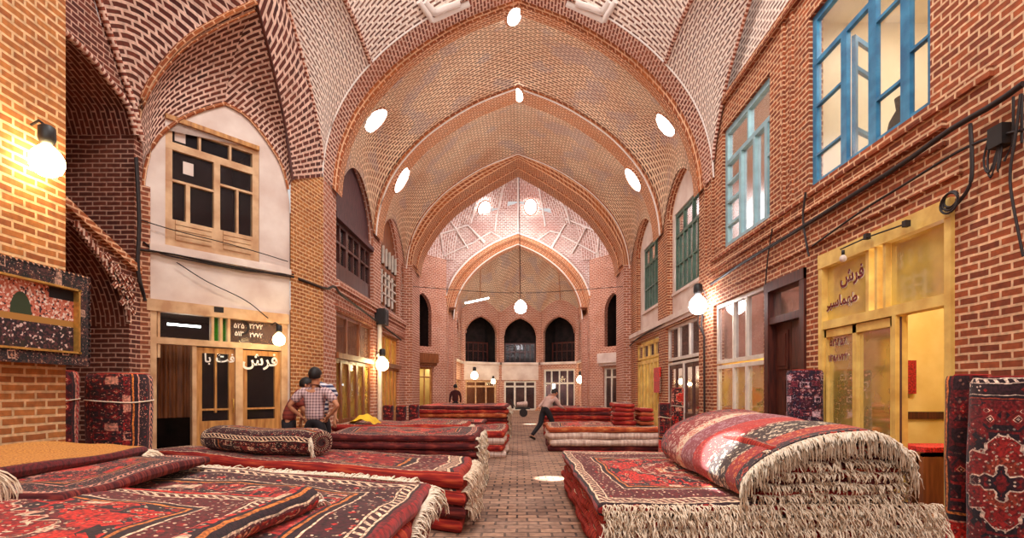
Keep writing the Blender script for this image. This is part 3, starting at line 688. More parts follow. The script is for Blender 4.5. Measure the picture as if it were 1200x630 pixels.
# pier between facade and nave, and the vault pieces round it
mb = MB()
PA, PB = V(-4.66, 10.84, 0), V(-4.45, 12.1, 0)
fp = Frame(PA, PB-PA, V((PB-PA).y, -(PB-PA).x, 0)); LP = (PB-PA).length
wall_poly(mb, fp, [(0, 0), (LP, 0), (LP, 6.3), (0, 5.75)], (), .1, 0, 0)
mb.face([V(-4.45, 12.1, 0), V(-4.5, 13.1, 0), V(-4.5, 13.1, 6.6), V(-4.47, 12.1, 6.3)], [(0, 0), (1, 0), (1, 6.6), (0, 6.3)], 1)
struct(mb, 'wall_left_pier', [M['brick_gold'], M['far_brick']], 'brick pier between the plaster facade and the nave')
lun = [V(4.47, 12.1, 6.3), V(4.46, 12.0, 6.85), V(4.45, 11.74, 7.29), V(4.45, 11.26, 7.93), V(4.45, 10.78, 8.35), V(4.45, 10.1, 8.86), V(4.45, 9.0, 9.45), V(4.45, 7.7, 9.8)]
Lr = resample(lun, 16); Ll = [V(-p.x, p.y, p.z) for p in Lr]
apx = V(-4.55, 9.2, 8.15)
def WY(px, py, Y): return W(px, py, Y)
SL = resample([WY(160, 150, 8.78), WY(166, 120, 8.78), WY(182, 88, 8.8), WY(215, 50, 8.9), WY(258, 23, 9.05), apx], 12)
SR = resample([WY(343, 210, 10.82), WY(335, 150, 10.6), WY(322, 88, 10.1), WY(310, 38, 9.6), apx], 12)
k6 = len(arch_px)//2
FLc = resample([FW.P(*p) for p in farch[:7]], 12); FRc = resample([FW.P(*p) for p in farch[6:][::-1]], 12)
# squinch between facade arch and the front arch, two halves with their own courses
mb = MB()
def inward(k): return lambda t, v: V(-.16, .14, .12)*k*math.sin(math.pi*v)*sm(t, 0, .6)
loft(mb, FLc, SL, 8, inward(1), 0, swap=False); loft(mb, FRc, SR, 8, inward(1), 0, swap=True)
surf(struct(mb, 'ceiling', M['vault_dark'], 'dark brick squinch over the plaster facade'))
mb = MB()
ring = [p+V(.02, -.03, .0) for p in SL]
mb.tube(ring, .045, 8); mb.tube([p.lerp(q, .93)+V(.03, -.02, -.02) for p, q in zip(FLc, SL)][1:], .02, 6)
mb.tube([p+FN*.03 for p in FLc], .03, 8); mb.tube([p+FN*.03 for p in FRc], .03, 8)
struct(mb, 'trim_10', M['rib'], 'brick moulding round the squinch over the facade')
mb = MB(); mb.tube([p+V(.0, -.02, 0) for p in SR], .03, 6); struct(mb, 'trim_11', M['dark_wood'], 'dark seam between the squinch and the pier')
E4 = resample([V(-4.45, 12.1, 6.3)]+Ll[1:13], 12)
mb = MB(); loft(mb, SR, E4, 6, lambda t, v: V(.12, -.06, .0)*math.sin(math.pi*v)*t, 0, swap=False)
# horizontal courses on the band
mb2 = MB(); rows = []; UV = []
for i in range(13):
    rows.append([SR[i].lerp(E4[i], v/6)+V(.14, -.06, 0)*math.sin(math.pi*v/6)*(i/12) for v in range(7)]); UV.append([(v/6*(1.3-.6*i/12), SR[i].z) for v in range(7)])
mb2.grid(rows, UV); surf(struct(mb2, 'ceiling', M['vault_dark'], 'brick band rising from the pier to the dome'))
# left groin web
mb = MB(); E1 = resample([LR.P(8.76, 5.76), LR.P(*at(150, 122)), LR.P(*at(140, 92)), LR.P(*at(130, 62)), LR.P(*at(118, 28)), LR.P(*at(110, 0)), LR.P(7.4, 7.8), LR.P(6.6, 8.0)], 12)
rows = []; UV = []
for i in range(13):
    L_ = (E1[i]-SL[i]).length
    rows.append([E1[i].lerp(SL[i], v/8)+V(-.1, .1, .25)*math.sin(math.pi*v/8)*sm(i/12, 0, .5) for v in range(9)]); UV.append([(L_*v/8, SL[i].z*.9+i*.02) for v in range(9)])
mb.grid(rows, UV); surf(struct(mb, 'ceiling', M['vault_dark'], 'dark brick web above the recess'))
# pale webs against the nave arch, left and right, up to the dome ring
A_h = prof3(PROF, 12.1, 40, 0, 1)            # apex -> springer
gi = min(range(41), key=lambda i: abs(A_h[i].x-3.36))
for s in (-1, 1):
    a = resample(A_h[gi:][::-1], 16); a = [V(p.x*s, p.y, p.z) for p in a]; b = [V(p.x*s, p.y, p.z) for p in Lr]
    mb = MB(); rows = []; UV = []
    for i in range(17):
        L_ = (a[i]-b[i]).length; t = i/16
        rows.append([a[i].lerp(b[i], v/8)+V(-s*.28, 0, .10)*math.sin(math.pi*v/8)*t for v in range(9)]); UV.append([(L_*v/8, t*3.6) for v in range(9)])
    mb.grid(rows, UV); surf(struct(mb, 'ceiling', M['vault_white'], 'pale brick web at the %s of the nave arch' % ('left' if s < 0 else 'right')))
    seam = rows[16]
    u = [V(p.x*s, p.y, p.z) for p in resample(A_h[:gi+1], 16)]; u = u[::-1]      # groin -> apex
    rg = resample([seam[8], V(s*3.6, 8.6, 11.0), V(s*2.6, 8.9, 12.1), V(s*1.3, 9.1, 12.8), V(0, 9.2, 13.0)], 16)
    mb = MB(); rows = []; UV = []
    for i in range(17):
        L_ = (u[i]-rg[i]).length
        e = [u[i].lerp(rg[i], v/8)+V(-s*.28, 0, .10)*math.sin(math.pi*v/8)*(1-i/16)+V(0, .0, .35)*math.sin(math.pi*v/8)*(i/16) for v in range(9)]
        rows.append(e); UV.append([(i/16*4.2+v/8*.6, L_*v/8) for v in range(9)])
    mb.grid(rows, UV); surf(struct(mb, 'ceiling', M['vault_white'], 'pale brick dome panel %s of the nave arch apex' % ('left' if s < 0 else 'right')))
    mb = MB(); mb.tube([p+V(0, -.03, -.01) for p in seam], .05, 6); mb.tube([p+V(-s*.02, 0, -.02) for p in b[1:]], .035, 6)
    struct(mb, 'trim_12', M['rib_red'], 'raised brick groin at the %s of the dome' % ('left' if s < 0 else 'right'))
mb = MB(); mb.tube([p+V(0, -.02, -.02) for p in prof3(PROF, 12.1, 30)], .02, 6); struct(mb, 'trim_13', M['plaster_line'], 'pale edge of the nave arch')

# ---- left wall of the nave
mb = MB()
L1 = (F*-4.5/(393-CX), F*-4.5/(438-CX)); L2 = (F*-4.5/(446-CX), F*-4.5/(468-CX)); L3 = (20.25, 20.95)
def lz(px, py): return CH+(CY-py)/(CX-px)*4.5
h = [arch_open(L1[0]+.05, L1[1]-.05, 4.2, 5.95, 7.75), arch_open(L2[0]+.05, L2[1]-.1, 4.2, 5.9, 7.5), rect(L1[0]+.05, L1[1]-.05, .02, 3.42), rect(L2[0]+.05, L2[1]-.05, .02, 3.36), arch_open(20.3, 20.9, 3.9, 5.5, 6.4)]
wall_poly(mb, LW, [(12.9, 0), (21.3, 0), (21.3, 8.4), (12.9, 8.4)], h, .25, 0, 0)
LW.box(mb, 13.0, 20.9, 3.98, 4.12, -.02, .12); LW.box(mb, 13.0, 20.9, 3.86, 3.98, -.02, .06); LW.box(mb, 13.0, 20.9, 3.5, 3.58, -.02, .05)
struct(mb, 'wall_left', [M['far_brick']], 'brick wall on the left of the nave with arched upper windows')
# arched window one: purple board tympanum, brown shutters
r = win('arched window with purple-brown boards over three dark wooden lights, nearest on the left of the nave')
b0, b1 = L1[0]+.05, L1[1]-.05
mb = MB(); wall_poly(mb, LW, arch_open(b0, b1, 5.75, 5.96, 7.72), (), .1, -.14, 0); mk(mb, 'tympanum', M['purple_wood'], r)
glazed(r, LW, b0, b1, 4.2, 5.78, -.1, M['dark_wood'], M['glass_dark'], bv=[(b0+(b1-b0)*k/3, 4.2, 5.75, .16) for k in (1, 2)]+[(b0+(b1-b0)*(k+.5)/3, 4.2, 5.75, .06) for k in (0, 1, 2)], bh=[(4.45, b0, b1, .45), (5.2, b0, b1, .06)], w=.14, t=.1)
mb = MB(); LW.box(mb, b0, b1, 5.72, 5.86, -.12, .02); mk(mb, 'transom', M['purple_wood'], r)
room(LW, b0, b1, 4.2, 5.8, -.25, -1.3, M['dark'], 'dark room behind the first arched window')
r = win('arched window with white glazing bars under an orange tympanum, second on the left of the nave')
b0, b1 = L2[0]+.05, L2[1]-.1
mb = MB(); wall_poly(mb, LW, arch_open(b0, b1, 6.35, 6.38, 7.48) if False else [(b0+.25, 6.4)]+arch_pts(b0+.28, b1-.28, 6.6, 7.48)+[(b1-.25, 6.4)], (), .1, -.14, 0); mk(mb, 'tympanum', M['brown_wood'], r)
glazed(r, LW, b0, b1, 4.2, 6.45, -.1, M['brown_wood'], M['glass_dark'], bv=[(b0+(b1-b0)*k/3, 4.2, 6.4, .14) for k in (1, 2)], bh=[(5.6, b0, b1, .14)], w=.12, t=.1)
mb = MB()
for k in range(6): a = b0+.15+(b1-b0-.3)*k/5; LW.box(mb, a-.03, a+.03, 5.75, 6.35, -.12, -.05)
for k in range(4): a = b0+.4+k*.5; LW.box(mb, a-.035, a+.035, 4.4, 5.5, -.12, -.05)
for z in (4.7, 5.0, 5.3): LW.box(mb, b0+.2, b1-.2, z, z+.05, -.12, -.05)
mk(mb, 'glazing_bar', M['white_paint'], r); room(LW, b0, b1, 4.2, 6.5, -.25, -1.3, M['dark'], 'dark room behind the second arched window')
room(LW, 20.25, 20.95, 3.8, 6.5, -.25, -.7, M['dark'], 'dark slot window at the end of the left wall')
# shopfronts left
for i, (b0, b1, zt, lab) in enumerate(((L1[0]+.05, L1[1]-.05, 3.42, 'brown wooden shopfront with tall panels, nearest on the left of the nave'), (L2[0]+.05, L2[1]-.05, 3.36, 'cream and brown shopfront behind the yellow lamp on the left'))):
    r = win(lab); m1 = M['brown_wood'] if i == 0 else M['honey_wood']
    glazed(r, LW, b0, b1, 2.3, zt, -.1, m1, M['glass_grey'] if i == 0 else M['glass_yellow'], bv=[(b0+(b1-b0)*k/3, 2.3, zt, .12) for k in (1, 2)], w=.1, t=.08)
    glazed(r, LW, b0, b1, .02, 2.25, -.1, m1, M['glass_yellow'], bv=[(b0+(b1-b0)*k/5, .02, 2.25, .16) for k in range(1, 5)], bh=[(.35, b0, b1, .65)], w=.12, t=.08, name='lower_frame')
    mb = MB(); LW.box(mb, b0-.05, b1+.05, 2.22, 2.36, -.1, .08); mk(mb, 'transom', M['brown_wood'], r)
    room(LW, b0, b1, 0, 3.4, -.25, -1.8, M['brown_wood'] if i == 0 else M['yellow_wall'], 'warm interior of the %s left shop' % ('first', 'second')[i])
    light('left_shop_lamp', 'POINT', (-5.4, (b0+b1)/2, 2.1), 30, (1, .68, .28), .1)

# ---- skylights: openings in the vault through which the bright sky shows
def bvh():
    vs = []; fs = []
    for o in SURF:
        b = len(vs); vs.extend([v.co.copy()+o.location for v in o.data.vertices]); fs.extend([[b+i for i in p.vertices] for p in o.data.polygons])
    return BVHTree.FromPolygons(vs, fs)
BT = bvh()
def cast(px, py, tree=None):
    d = V((px-CX)/F, 1, (CY-py)/F); return (tree or BT).ray_cast(V(0, 0, CH), d.normalized())[:2]
def skylight(px, py, wpx, hpx, lab, off=0):
    p, n = cast(px, py)
    if p is None: print('no hit', px, py); return
    if n.dot(V(0, 0, CH)-p) < 0: n = -n
    p = p+n*off
    # long axis runs up the haunch
    up = V(0, 0, 1)-n*n.z
    up = up.normalized() if up.length > .15 else V(0, 1, 0)
    side = n.cross(up).normalized(); s = p.y/F
    def pj(q): return Vector((q.x/q.y*F, (q.z-CH)/q.y*F))
    ku = (pj(p+side*.1)-pj(p)).length/.1; kv = (pj(p+up*.1)-pj(p)).length/.1
    a, b = wpx/2/ku, hpx/2/kv
    mb = MB(); inner = []; outer = []
    for k in range(25):
        t = 2*math.pi*k/24; inner.append(p+n*.03+side*a*math.cos(t)+up*b*math.sin(t)); outer.append(p+n*.01+side*(a+.07)*math.cos(t)+up*(b+.07)*math.sin(t))
    mb.grid([outer, [q+n*.03 for q in inner]], mat=0); mb.face([q+n*.005 for q in inner[:-1]], mat=1, smooth=False)
    struct(mb, 'window_skylight', [M['rib'], M['skyhole']], lab)
skylight(435, 142, 22, 42, 'bright oval opening on the left haunch of the near nave vault')
skylight(780, 148, 22, 40, 'bright oval opening on the right haunch of the near nave vault')
skylight(470, 210, 13, 32, 'bright oval opening on the left haunch of the second nave vault')
skylight(743, 210, 13, 30, 'bright oval opening on the right haunch of the second nave vault')
skylight(602, 18, 22, 18, 'bright round opening at the crown behind the nave arch')
skylight(608, 110, 16, 12, 'bright round opening at the crown of the second nave vault')
# plaster star lines on the near dome
def strips(lines, r, lab, tree=None, off=.04):
    mb = MB()
    for ln in lines:
        pts = []
        for (x0, y0), (x1, y1) in zip(ln, ln[1:]):
            for k in range(5):
                p, n = cast(x0+(x1-x0)*k/4, y0+(y1-y0)*k/4, tree)
                if p is not None:
                    if n.dot(V(0, 0, CH)-p) < 0: n = -n
                    if not pts or (pts[-1]-p).length > .02: pts.append(p+n*off)
        if len(pts) > 1: mb.tube(pts, r, 6)
    struct(mb, 'trim_star', M['plaster_line'], lab)
strips([[(490, 1), (505, 22)], [(505, 22), (549, 2)], [(497, 1), (508, 15), (538, 1)], [(665, 2), (709, 22)], [(722, 1), (709, 22)], [(676, 1), (706, 14), (715, 1)]], .07, 'white plaster star lines on the near dome')
# ---- far domed hall and the apse beyond it
YD = 31.5
mb = MB()
for s in (-1, 1):
    mb.face([V(s*4.2, 22.6, 0), V(s*6.4, 24.6, 0), V(s*6.4, 24.6, 9), V(s*4.2, 22.6, 9)], [(0, 0), (3, 0), (3, 9), (0, 9)])
    mb.face([V(s*6.4, 24.6, 0), V(s*6.4, 28.6, 0), V(s*6.4, 28.6, 9), V(s*6.4, 24.6, 9)], [(0, 0), (4, 0), (4, 9), (0, 9)])
struct(mb, 'wall_far_hall_sides', M['far_brick'], 'side walls of the far domed hall')
CHF = {}
for s, nm in ((-1, 'left'), (1, 'right')):
    o = V(s*6.4, 28.6, 0); e = V(s*4.25, 31.45, 0); dsv = (e-o); n = V(-s*dsv.y*s, 0, 0)
    nn = V(-s*abs(dsv.y), -abs(dsv.x), 0)
    fr = Frame(o, dsv, nn); L_ = dsv.length; CHF[s] = fr
    mb = MB(); wall_poly(mb, fr, [(0, 0), (L_, 0), (L_, 9.2), (0, 9.2)], [arch_open(1.0, 2.35, 3.95, 5.9, 6.95), rect(.7, 2.45, .02, 2.75)], .25, 0, 0)
    struct(mb, 'wall_far_hall_'+nm, M['far_brick'], 'angled wall of the far domed hall, %s' % nm)
    room(fr, 1.0, 2.35, 3.95, 7, -.25, -1.0, M['dark'], 'dark niche in the angled wall, %s' % nm)
    room(fr, .7, 2.45, 0, 2.75, -.25, -1.6, M['yellow_wall'] if s < 0 else M['dim_red'], 'shop in the angled wall, %s' % nm)
    r = win('small shopfront in the angled wall of the far hall, on the %s' % nm)
    glazed(r, fr, .7, 2.45, .02, 2.75, -.1, M['honey_wood'] if s < 0 else M['white_paint'], M['glass_dark'], bv=[(1.3, 0, 2.7, .08), (1.9, 0, 2.7, .08)], bh=[(2.2, .7, 2.45, .08)], w=.1, t=.08)
    mb = MB(); fr.box(mb, .4, 2.6, 3.0, 3.55, .01, .35); fr.box(mb, .4, 2.6, 2.85, 3.0, .01, .2)
    tag(mk(mb, 'awning', M['brown_wood'] if s < 0 else M['plaster']), '%s over the small shop in the far hall, %s side' % ('red-brown awning' if s < 0 else 'pale ledge', nm), 'awning')
    light('angled_shop_lamp', 'POINT', fr.P(1.6, 2.3, -.7), 12, (1, .9, .6), .1)
    # pendentive above the angled wall
    mb = MB(); A_ = [V(s*4.3, 31.45, 9.2-2.2+k*0) for k in range(1)]
    rows = []; UV = []
    for i in range(9):
        t = i/8; z = 6.9+t*4.3
        p0 = V(s*(4.2+.45*t), 31.45-.1*t, z); p1 = V(s*(6.35-1.3*t*t), 28.4-.3*t, z+.3*t)
        rows.append([p0.lerp(p1, v/5)+V(s*.25, .25, 0)*math.sin(math.pi*v/5)*(1-t*.4) for v in range(6)]); UV.append([(v*.6, z) for v in range(6)])
    mb.grid(rows, UV); surf(struct(mb, 'ceiling', M['rib'], 'brown brick pendentive of the far dome, %s' % nm))
# wall over the apse arch
PD = [(x*.985, z-.05) for x, z in PROF]
pd = resample([V(x, 0, z) for x, z in PD], 20)
DF = Frame((0, YD, 0), (1, 0, 0), (0, -1, 0))
mb = MB(); ZT = 11.2
arch2 = [(p.x, p.z) for p in pd]
top = [(0, 12.6), (1.6, 12.1), (3.2, 11.7), (4.66, ZT)]
poly = [(x, z) for x, z in arch2]+[(4.45, 0), (4.72, 0), (4.66, ZT)]+top[:-1][::-1]
for s in (-1, 1):
    wall_poly(mb, DF, [(s*x, z) for x, z in poly], (), .1, 0, 0)
surf(struct(mb, 'wall_far_hall_end', M['dome'], 'pale pink brick wall over the apse arch'))
# dome of the far hall
mb = MB(); prof = []; R0 = 6.2
for k in range(13):
    t = k/12*math.pi/2*.86; prof.append((R0*math.cos(t)**.9, 9.2+4.9*math.sin(t)))
ctr = (0, 27.0, 0); P_ = []; UV = []
for k in range(49):
    a = 2*math.pi*k/48; P_.append([V(ctr[0]+r_*math.cos(a), min(31.48, max(22.7, ctr[1]+r_*math.sin(a))), z) for r_, z in prof]); UV.append([(z*1.1, a*3.4) for r_, z in prof])
for i in range(48):   # the dome ends where it meets the cross walls
    for j in range(12):
        q = [P_[i][j], P_[i+1][j], P_[i+1][j+1], P_[i][j+1]]
        if all(c.y > 31.4 for c in q) or all(c.y < 22.8 for c in q): continue
        mb.face(q, [UV[i][j], UV[i+1][j], UV[i+1][j+1], UV[i][j+1]], 0, False)
surf(struct(mb, 'ceiling_far_dome', M['dome'], 'pale brick dome of the far hall'))
SURF_D = [SURF[-1], SURF[-2]]
def tree_of(objs):
    vs = []; fs = []
    for o in objs:
        b = len(vs); vs.extend([v.co.copy()+o.location for v in o.data.vertices]); fs.extend([[b+i for i in p.vertices] for p in o.data.polygons])
    return BVHTree.FromPolygons(vs, fs)
DT = tree_of(SURF_D)
LN = [[(515, 274), (548, 264), (575, 290)], [(527, 258), (556, 303)], [(520, 300), (553, 285), (575, 272), (592, 281)], [(515, 266), (521, 318)], [(548, 264), (574, 292)],
      [(592, 279), (607, 274)], [(575, 292), (590, 280)], [(580, 271), (582, 256), (588, 225), (592, 212)], [(552, 262), (556, 240), (563, 222)],
      [(607, 270), (607, 208)], [(639, 265), (636, 245), (631, 215)], [(668, 262), (664, 246), (655, 232)],
      [(703, 272), (662, 256)], [(630, 281), (645, 271), (655, 273)], [(646, 290), (663, 262)], [(665, 306), (687, 268), (680, 262)], [(699, 297), (658, 276)], [(703, 270), (699, 318)], [(657, 273), (647, 290)]]
strips(LN, .05, 'white plaster star lines on the far dome', DT, .05)
for px, lab in ((567, 'left'), (622, 'right')):
    BTs = BT; BT = DT; skylight(px, 243, 14, 18, 'bright window in the far dome, %s of the two' % lab, .14); BT = BTs
# apse arch
mb = MB()
def P2(Y, ins): 
    h = resample([V(max(0, x*.985-ins*(x/4.47)), Y, z-.05-ins) for x, z in PROF], 20); return [V(-p.x, p.y, p.z) for p in h[::-1]][:-1]+h
loft(mb, P2(YD, 0), P2(YD, .22), 1, None, 0); loft(mb, P2(YD, .22), P2(32.1, .22), 1, None, 0, swap=True)
loft(mb, P2(32.1, .22), P2(32.1, .5), 1, None, 0); loft(mb, P2(32.1, .5), P2(32.9, .5), 1, None, 0, swap=True)
for s in (-1, 1):
    for X, Y0, Y1 in ((4.2, YD, 32.1), (3.92, 32.1, 32.9)):
        mb.face([V(s*X, Y0, 0), V(s*X, Y1, 0), V(s*X, Y1, 6.5), V(s*X, Y0, 6.5)], [(0, 0), (.8, 0), (.8, 6.5), (0, 6.5)], 1)
    mb.face([V(s*4.2, YD-.01, 0), V(s*4.7, YD-.01, 0), V(s*4.7, YD-.01, 6.4), V(s*4.2, YD-.01, 6.4)], [(0, 0), (.5, 0), (.5, 6.4), (0, 6.4)], 1); mb.face([V(s*3.7, YD-.01, 6.4), V(s*4.7, YD-.01, 6.4), V(s*4.7, 32.9, 6.4), V(s*3.9, 32.9, 6.4)], None, 1)
    mb.face([V(s*3.92, 32.1, 0), V(s*4.2, 32.1, 0), V(s*4.2, 32.1, 6.3), V(s*3.92, 32.1, 6.3)], [(0, 0), (.3, 0), (.3, 6.3), (0, 6.3)], 1)
struct(mb, 'trim_apse_arch', [M['rib'], M['far_brick']], 'stepped brick arch opening into the apse')
mb = MB(); mb.tube([p+V(0, -.05, 0) for p in P2(YD, .0)], .06, 6); mb.tube([p+V(0, -.04, 0) for p in P2(32.1, .5)], .035, 6); struct(mb, 'trim_apse_edge', M['plaster_line'], 'pale edge of the apse arch')
pts = [V(-3.95, 32.9, 0), V(-3.85, 36.3, 0), V(-1.28, 38, 0), V(1.58, 38, 0), V(4.15, 36.3, 0), V(4.2, 32.9, 0)]
names = ['left side', 'left', 'middle', 'right', 'right side']
lowm = [M['yellow_wall'], M['brown_wood'], M['dim_red'], M['dim_red'], M['dim_red']]
tops = []
for i in range(5):
    a, b = pts[i], pts[i+1]; L_ = (b-a).length; dv = (b-a).normalized(); nn = V(dv.y, -dv.x, 0)
    fr = Frame(a, dv, nn); m_ = .18 if 0 < i < 4 else .3
    hz = [arch_open(m_+.1, L_-m_-.1, 3.45, 5.4, 6.65)] if 0 < i < 4 else [arch_open(.5, 1.5, 3.45, 5.4, 6.5), arch_open(1.9, 2.9, 3.45, 5.4, 6.5)]
    mb = MB(); wall_poly(mb, fr, [(0, 0), (L_, 0), (L_, 8.4), (0, 8.4)], hz+[rect(m_+.1, L_-m_-.1, .02, 2.15 if i < 3 else 2.95)], .25, 0, 0)
    struct(mb, 'wall_apse', M['far_brick'], 'apse wall panel, %s' % names[i])
    mb = MB(); fr.box(mb, 0, .12, 0, 7.1, 0, .12); fr.box(mb, L_-.12, L_, 0, 7.1, 0, .12); mb.tube([fr.P(x, z, .04) for x, z in arch_pts(hz[0][1][0], hz[0][-2][0], hz[0][1][1], 6.65 if 0 < i < 4 else 6.5)], .06, 6)
    struct(mb, 'trim_apse', M['far_brick'] , 'slim shafts of the apse wall, %s' % names[i])
    mb = MB(); fr.box(mb, 0, L_, 3.28, 3.45, -.2, .12); struct(mb, 'trim_apse_ledge', M['plaster'], 'pale ledge of the apse gallery, %s' % names[i])
    # gallery recess with a half height timber screen
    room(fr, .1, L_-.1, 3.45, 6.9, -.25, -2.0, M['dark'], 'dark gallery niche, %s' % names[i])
    if 0 < i < 4:
        r = win('dark timber gallery screen in the %s niche of the apse' % names[i])
        glazed(r, fr, .3, L_-.3, 3.45, 4.95, -1.2, M['dark_wood'], M['glass_dark'], bv=[(.3+(L_-.6)*k/6, 3.45, 4.95, .07) for k in range(1, 6)], bh=[(4.3, .3, L_-.3, .07)], w=.1, t=.08)
    zt = 2.15 if i < 3 else 2.95
    room(fr, .1, L_-.1, 0, zt, -.25, -1.8, lowm[i], 'shop interior at the far end, %s' % names[i])
    if 0 < i < 4:
        r = (door if i == 2 else win)('%s shopfront at the far end of the hall' % {1: 'cream', 2: 'white panelled', 3: 'tall white framed'}[i])
        c0, c1 = m_+.1, L_-m_-.1; mt = M['cream_paint'] if i == 1 else M['white_paint']
        glazed(r, fr, c0, c1, .02, zt, -.08, mt, M['glass_dark'], bv=[(c0+(c1-c0)*k/(3 if i != 3 else 4), 0, zt, .14 if i == 2 else .09) for k in range(1, 3 if i != 3 else 4)], bh=[(zt-.42 if i < 3 else 1.95, c0, c1, .12)], w=.13, t=.08)
    light('apse_shop_lamp', 'POINT', fr.P(L_/2, 1.9, -.9), 14 if i != 3 else 20, (1, .8, .5) if i < 3 else (.9, .95, 1), .1)
    if i in (1, 2):
        mb = MB(); fr.box(mb, .1, L_-.1, 2.2, 3.28, -.0, .03); struct(mb, 'trim_apse_fascia', M['plaster'], 'plain band above the %s shopfront' % names[i])
    tops += [fr.P(L_*k/8, 7.0+.9*math.sin(math.pi*k/8)**1*(.9 if 0 < i < 4 else .7), 0) for k in range(8)]
tops.append(V(4.2, 32.9, 7.0))
mb = MB()
A_ = resample(P2(32.9, .5), 40); B_ = resample(tops, 40)
rows = loft(mb, A_, B_, 10, lambda t, v: V(0, 0, 2.2*math.sin(math.pi*v)*(1-abs(2*t-1)**2)), 0, swap=False)
surf(struct(mb, 'ceiling_apse', M['vault_brown'], 'brown brick half dome of the apse'))
mb = MB()
for j in (3,): mb.tube([p+V(0, -.05, -.05) for p in rows[j]], .05, 6)
for i in (12, 20, 28): mb.tube([rows[j][i]+V(0, -.05, -.05) for j in range(11)], .035, 6)
struct(mb, 'trim_apse_ribs', M['rib'], 'slim ribs of the apse vault')
# ================================================================== CARPETS
def rug_mat(name, field, field2, border, cream, navy, L=2.6, Wd=1.9, scale=1.0, medal=True, rough=.95, busy=1.0, bs=1.0, orange=srgb(206, 120, 52)):
    """knotted carpet: striped border, flower-strewn field, stepped medallion; uv in metres inside [0,L]x[0,W]"""
    m, nt, b = newmat(name); uv0 = uvn(nt)
    wz_ = N(nt, 'ShaderNodeTexNoise'); wz_.inputs['Scale'].default_value = 5; wz_.inputs['Detail'].default_value = 3; Lk(nt, uv0, wz_.inputs['Vector'])
    wm = nt.nodes.new('ShaderNodeVectorMath'); wm.operation = 'MULTIPLY_ADD'; Lk(nt, wz_.outputs['Color'], wm.inputs[0]); wm.inputs[1].default_value = (.05, .05, 0); Lk(nt, uv0, wm.inputs[2]); uv = wm.outputs[0]
    sp = nt.nodes.new('ShaderNodeSeparateXYZ'); Lk(nt, uv, sp.inputs[0]); u, v = sp.outputs[0], sp.outputs[1]
    du = mathn(nt, 'MINIMUM', u, mathn(nt, 'SUBTRACT', L, u)); dv = mathn(nt, 'MINIMUM', v, mathn(nt, 'SUBTRACT', Wd, v)); d = mathn(nt, 'MULTIPLY', mathn(nt, 'MINIMUM', du, dv), bs)
    # mirrored coordinates keep the drawing symmetrical like a real carpet
    mu = mathn(nt, 'ABSOLUTE', mathn(nt, 'SUBTRACT', u, L/2)); mv = mathn(nt, 'ABSOLUTE', mathn(nt, 'SUBTRACT', v, Wd/2))
    cb = nt.nodes.new('ShaderNodeCombineXYZ'); Lk(nt, mu, cb.inputs[0]); Lk(nt, mv, cb.inputs[1])
    def vor(sc, feat='F1', metric='EUCLIDEAN', rnd=1.0):
        n = nt.nodes.new('ShaderNodeTexVoronoi'); n.feature = feat; n.distance = metric; n.inputs['Scale'].default_value = sc*scale; n.inputs['Randomness'].default_value = rnd; Lk(nt, cb.outputs[0], n.inputs['Vector']); return n
    v1 = vor(11, metric='MANHATTAN', rnd=.75); v2 = vor(27); v3 = vor(6, metric='CHEBYCHEV', rnd=.5)
    flowers = ramp(nt, v1.outputs['Distance'], [(0, cream), (.16, navy), (.26, orange), (.32, cream), (.38, field2), (.55, field), (.85, navy)], True)
    bits = ramp(nt, v2.outputs['Distance'], [(0, (1, 1, 1)), (.24, (0, 0, 0))], True)
    base = mixc(nt, mathn(nt, 'MULTIPLY', bits, .75*busy), flowers, cream)
    sepc = nt.nodes.new('ShaderNodeSeparateColor'); Lk(nt, v3.outputs['Color'], sepc.inputs[0])
    patch = ramp(nt, sepc.outputs[0], [(0, field), (.45, navy), (.62, field2), (.85, cream)], True)
    fld = mixc(nt, ramp(nt, v3.outputs['Distance'], [(0, (0, 0, 0)), (.30, (.8, .8, .8)), (.42, (0, 0, 0))], True), base, patch)
    if medal:
        dm = mathn(nt, 'ADD', mathn(nt, 'DIVIDE', mu, L*.34), mathn(nt, 'DIVIDE', mv, Wd*.30))
        st = mathn(nt, 'SNAP', mathn(nt, 'ADD', dm, mathn(nt, 'MULTIPLY', v1.outputs['Distance'], .22)), .05)
        mc = ramp(nt, st, [(0, cream), (.14, field), (.30, navy), (.42, cream), (.46, orange), (.54, field2), (.80, cream), (.87, navy)], True)
        mk_ = mathn(nt, 'LESS_THAN', st, 1.0)
        medc = mixc(nt, mathn(nt, 'MULTIPLY', bits, .75), mc, cream)
        medc = mixc(nt, ramp(nt, v1.outputs['Distance'], [(0, (0, 0, 0)), (.3, (.7, .7, .7)), (.42, (0, 0, 0))], True), medc, navy)
        fld = mixc(nt, mathn(nt, 'MULTIPLY', mk_, .8), fld, medc)
    # border
    wv = mathn(nt, 'PINGPONG', mathn(nt, 'ADD', u, v), .032); zig = mathn(nt, 'LESS_THAN', wv, .013)
    bm_ = mixc(nt, zig, border, cream); bmain = mixc(nt, ramp(nt, v1.outputs['Distance'], [(0, (1, 1, 1)), (.30, (0, 0, 0))], True), border, field2)
    bmain = mixc(nt, mathn(nt, 'MULTIPLY', bits, .8), bmain, cream)
    stripes = ramp(nt, mathn(nt, 'DIVIDE', d, .5), [(0, field), (.06, navy), (.10, cream), (.13, navy), (.26, cream), (.29, border), (.68, cream), (.71, navy), (.80, orange), (.84, navy)], True)
    inb = mathn(nt, 'MULTIPLY', mathn(nt, 'GREATER_THAN', d, .145), mathn(nt, 'LESS_THAN', d, .34))
    guard = mathn(nt, 'MULTIPLY', mathn(nt, 'GREATER_THAN', d, .07), mathn(nt, 'LESS_THAN', d, .125))
    bcol = mixc(nt, inb, mixc(nt, guard, stripes, bm_), bmain)
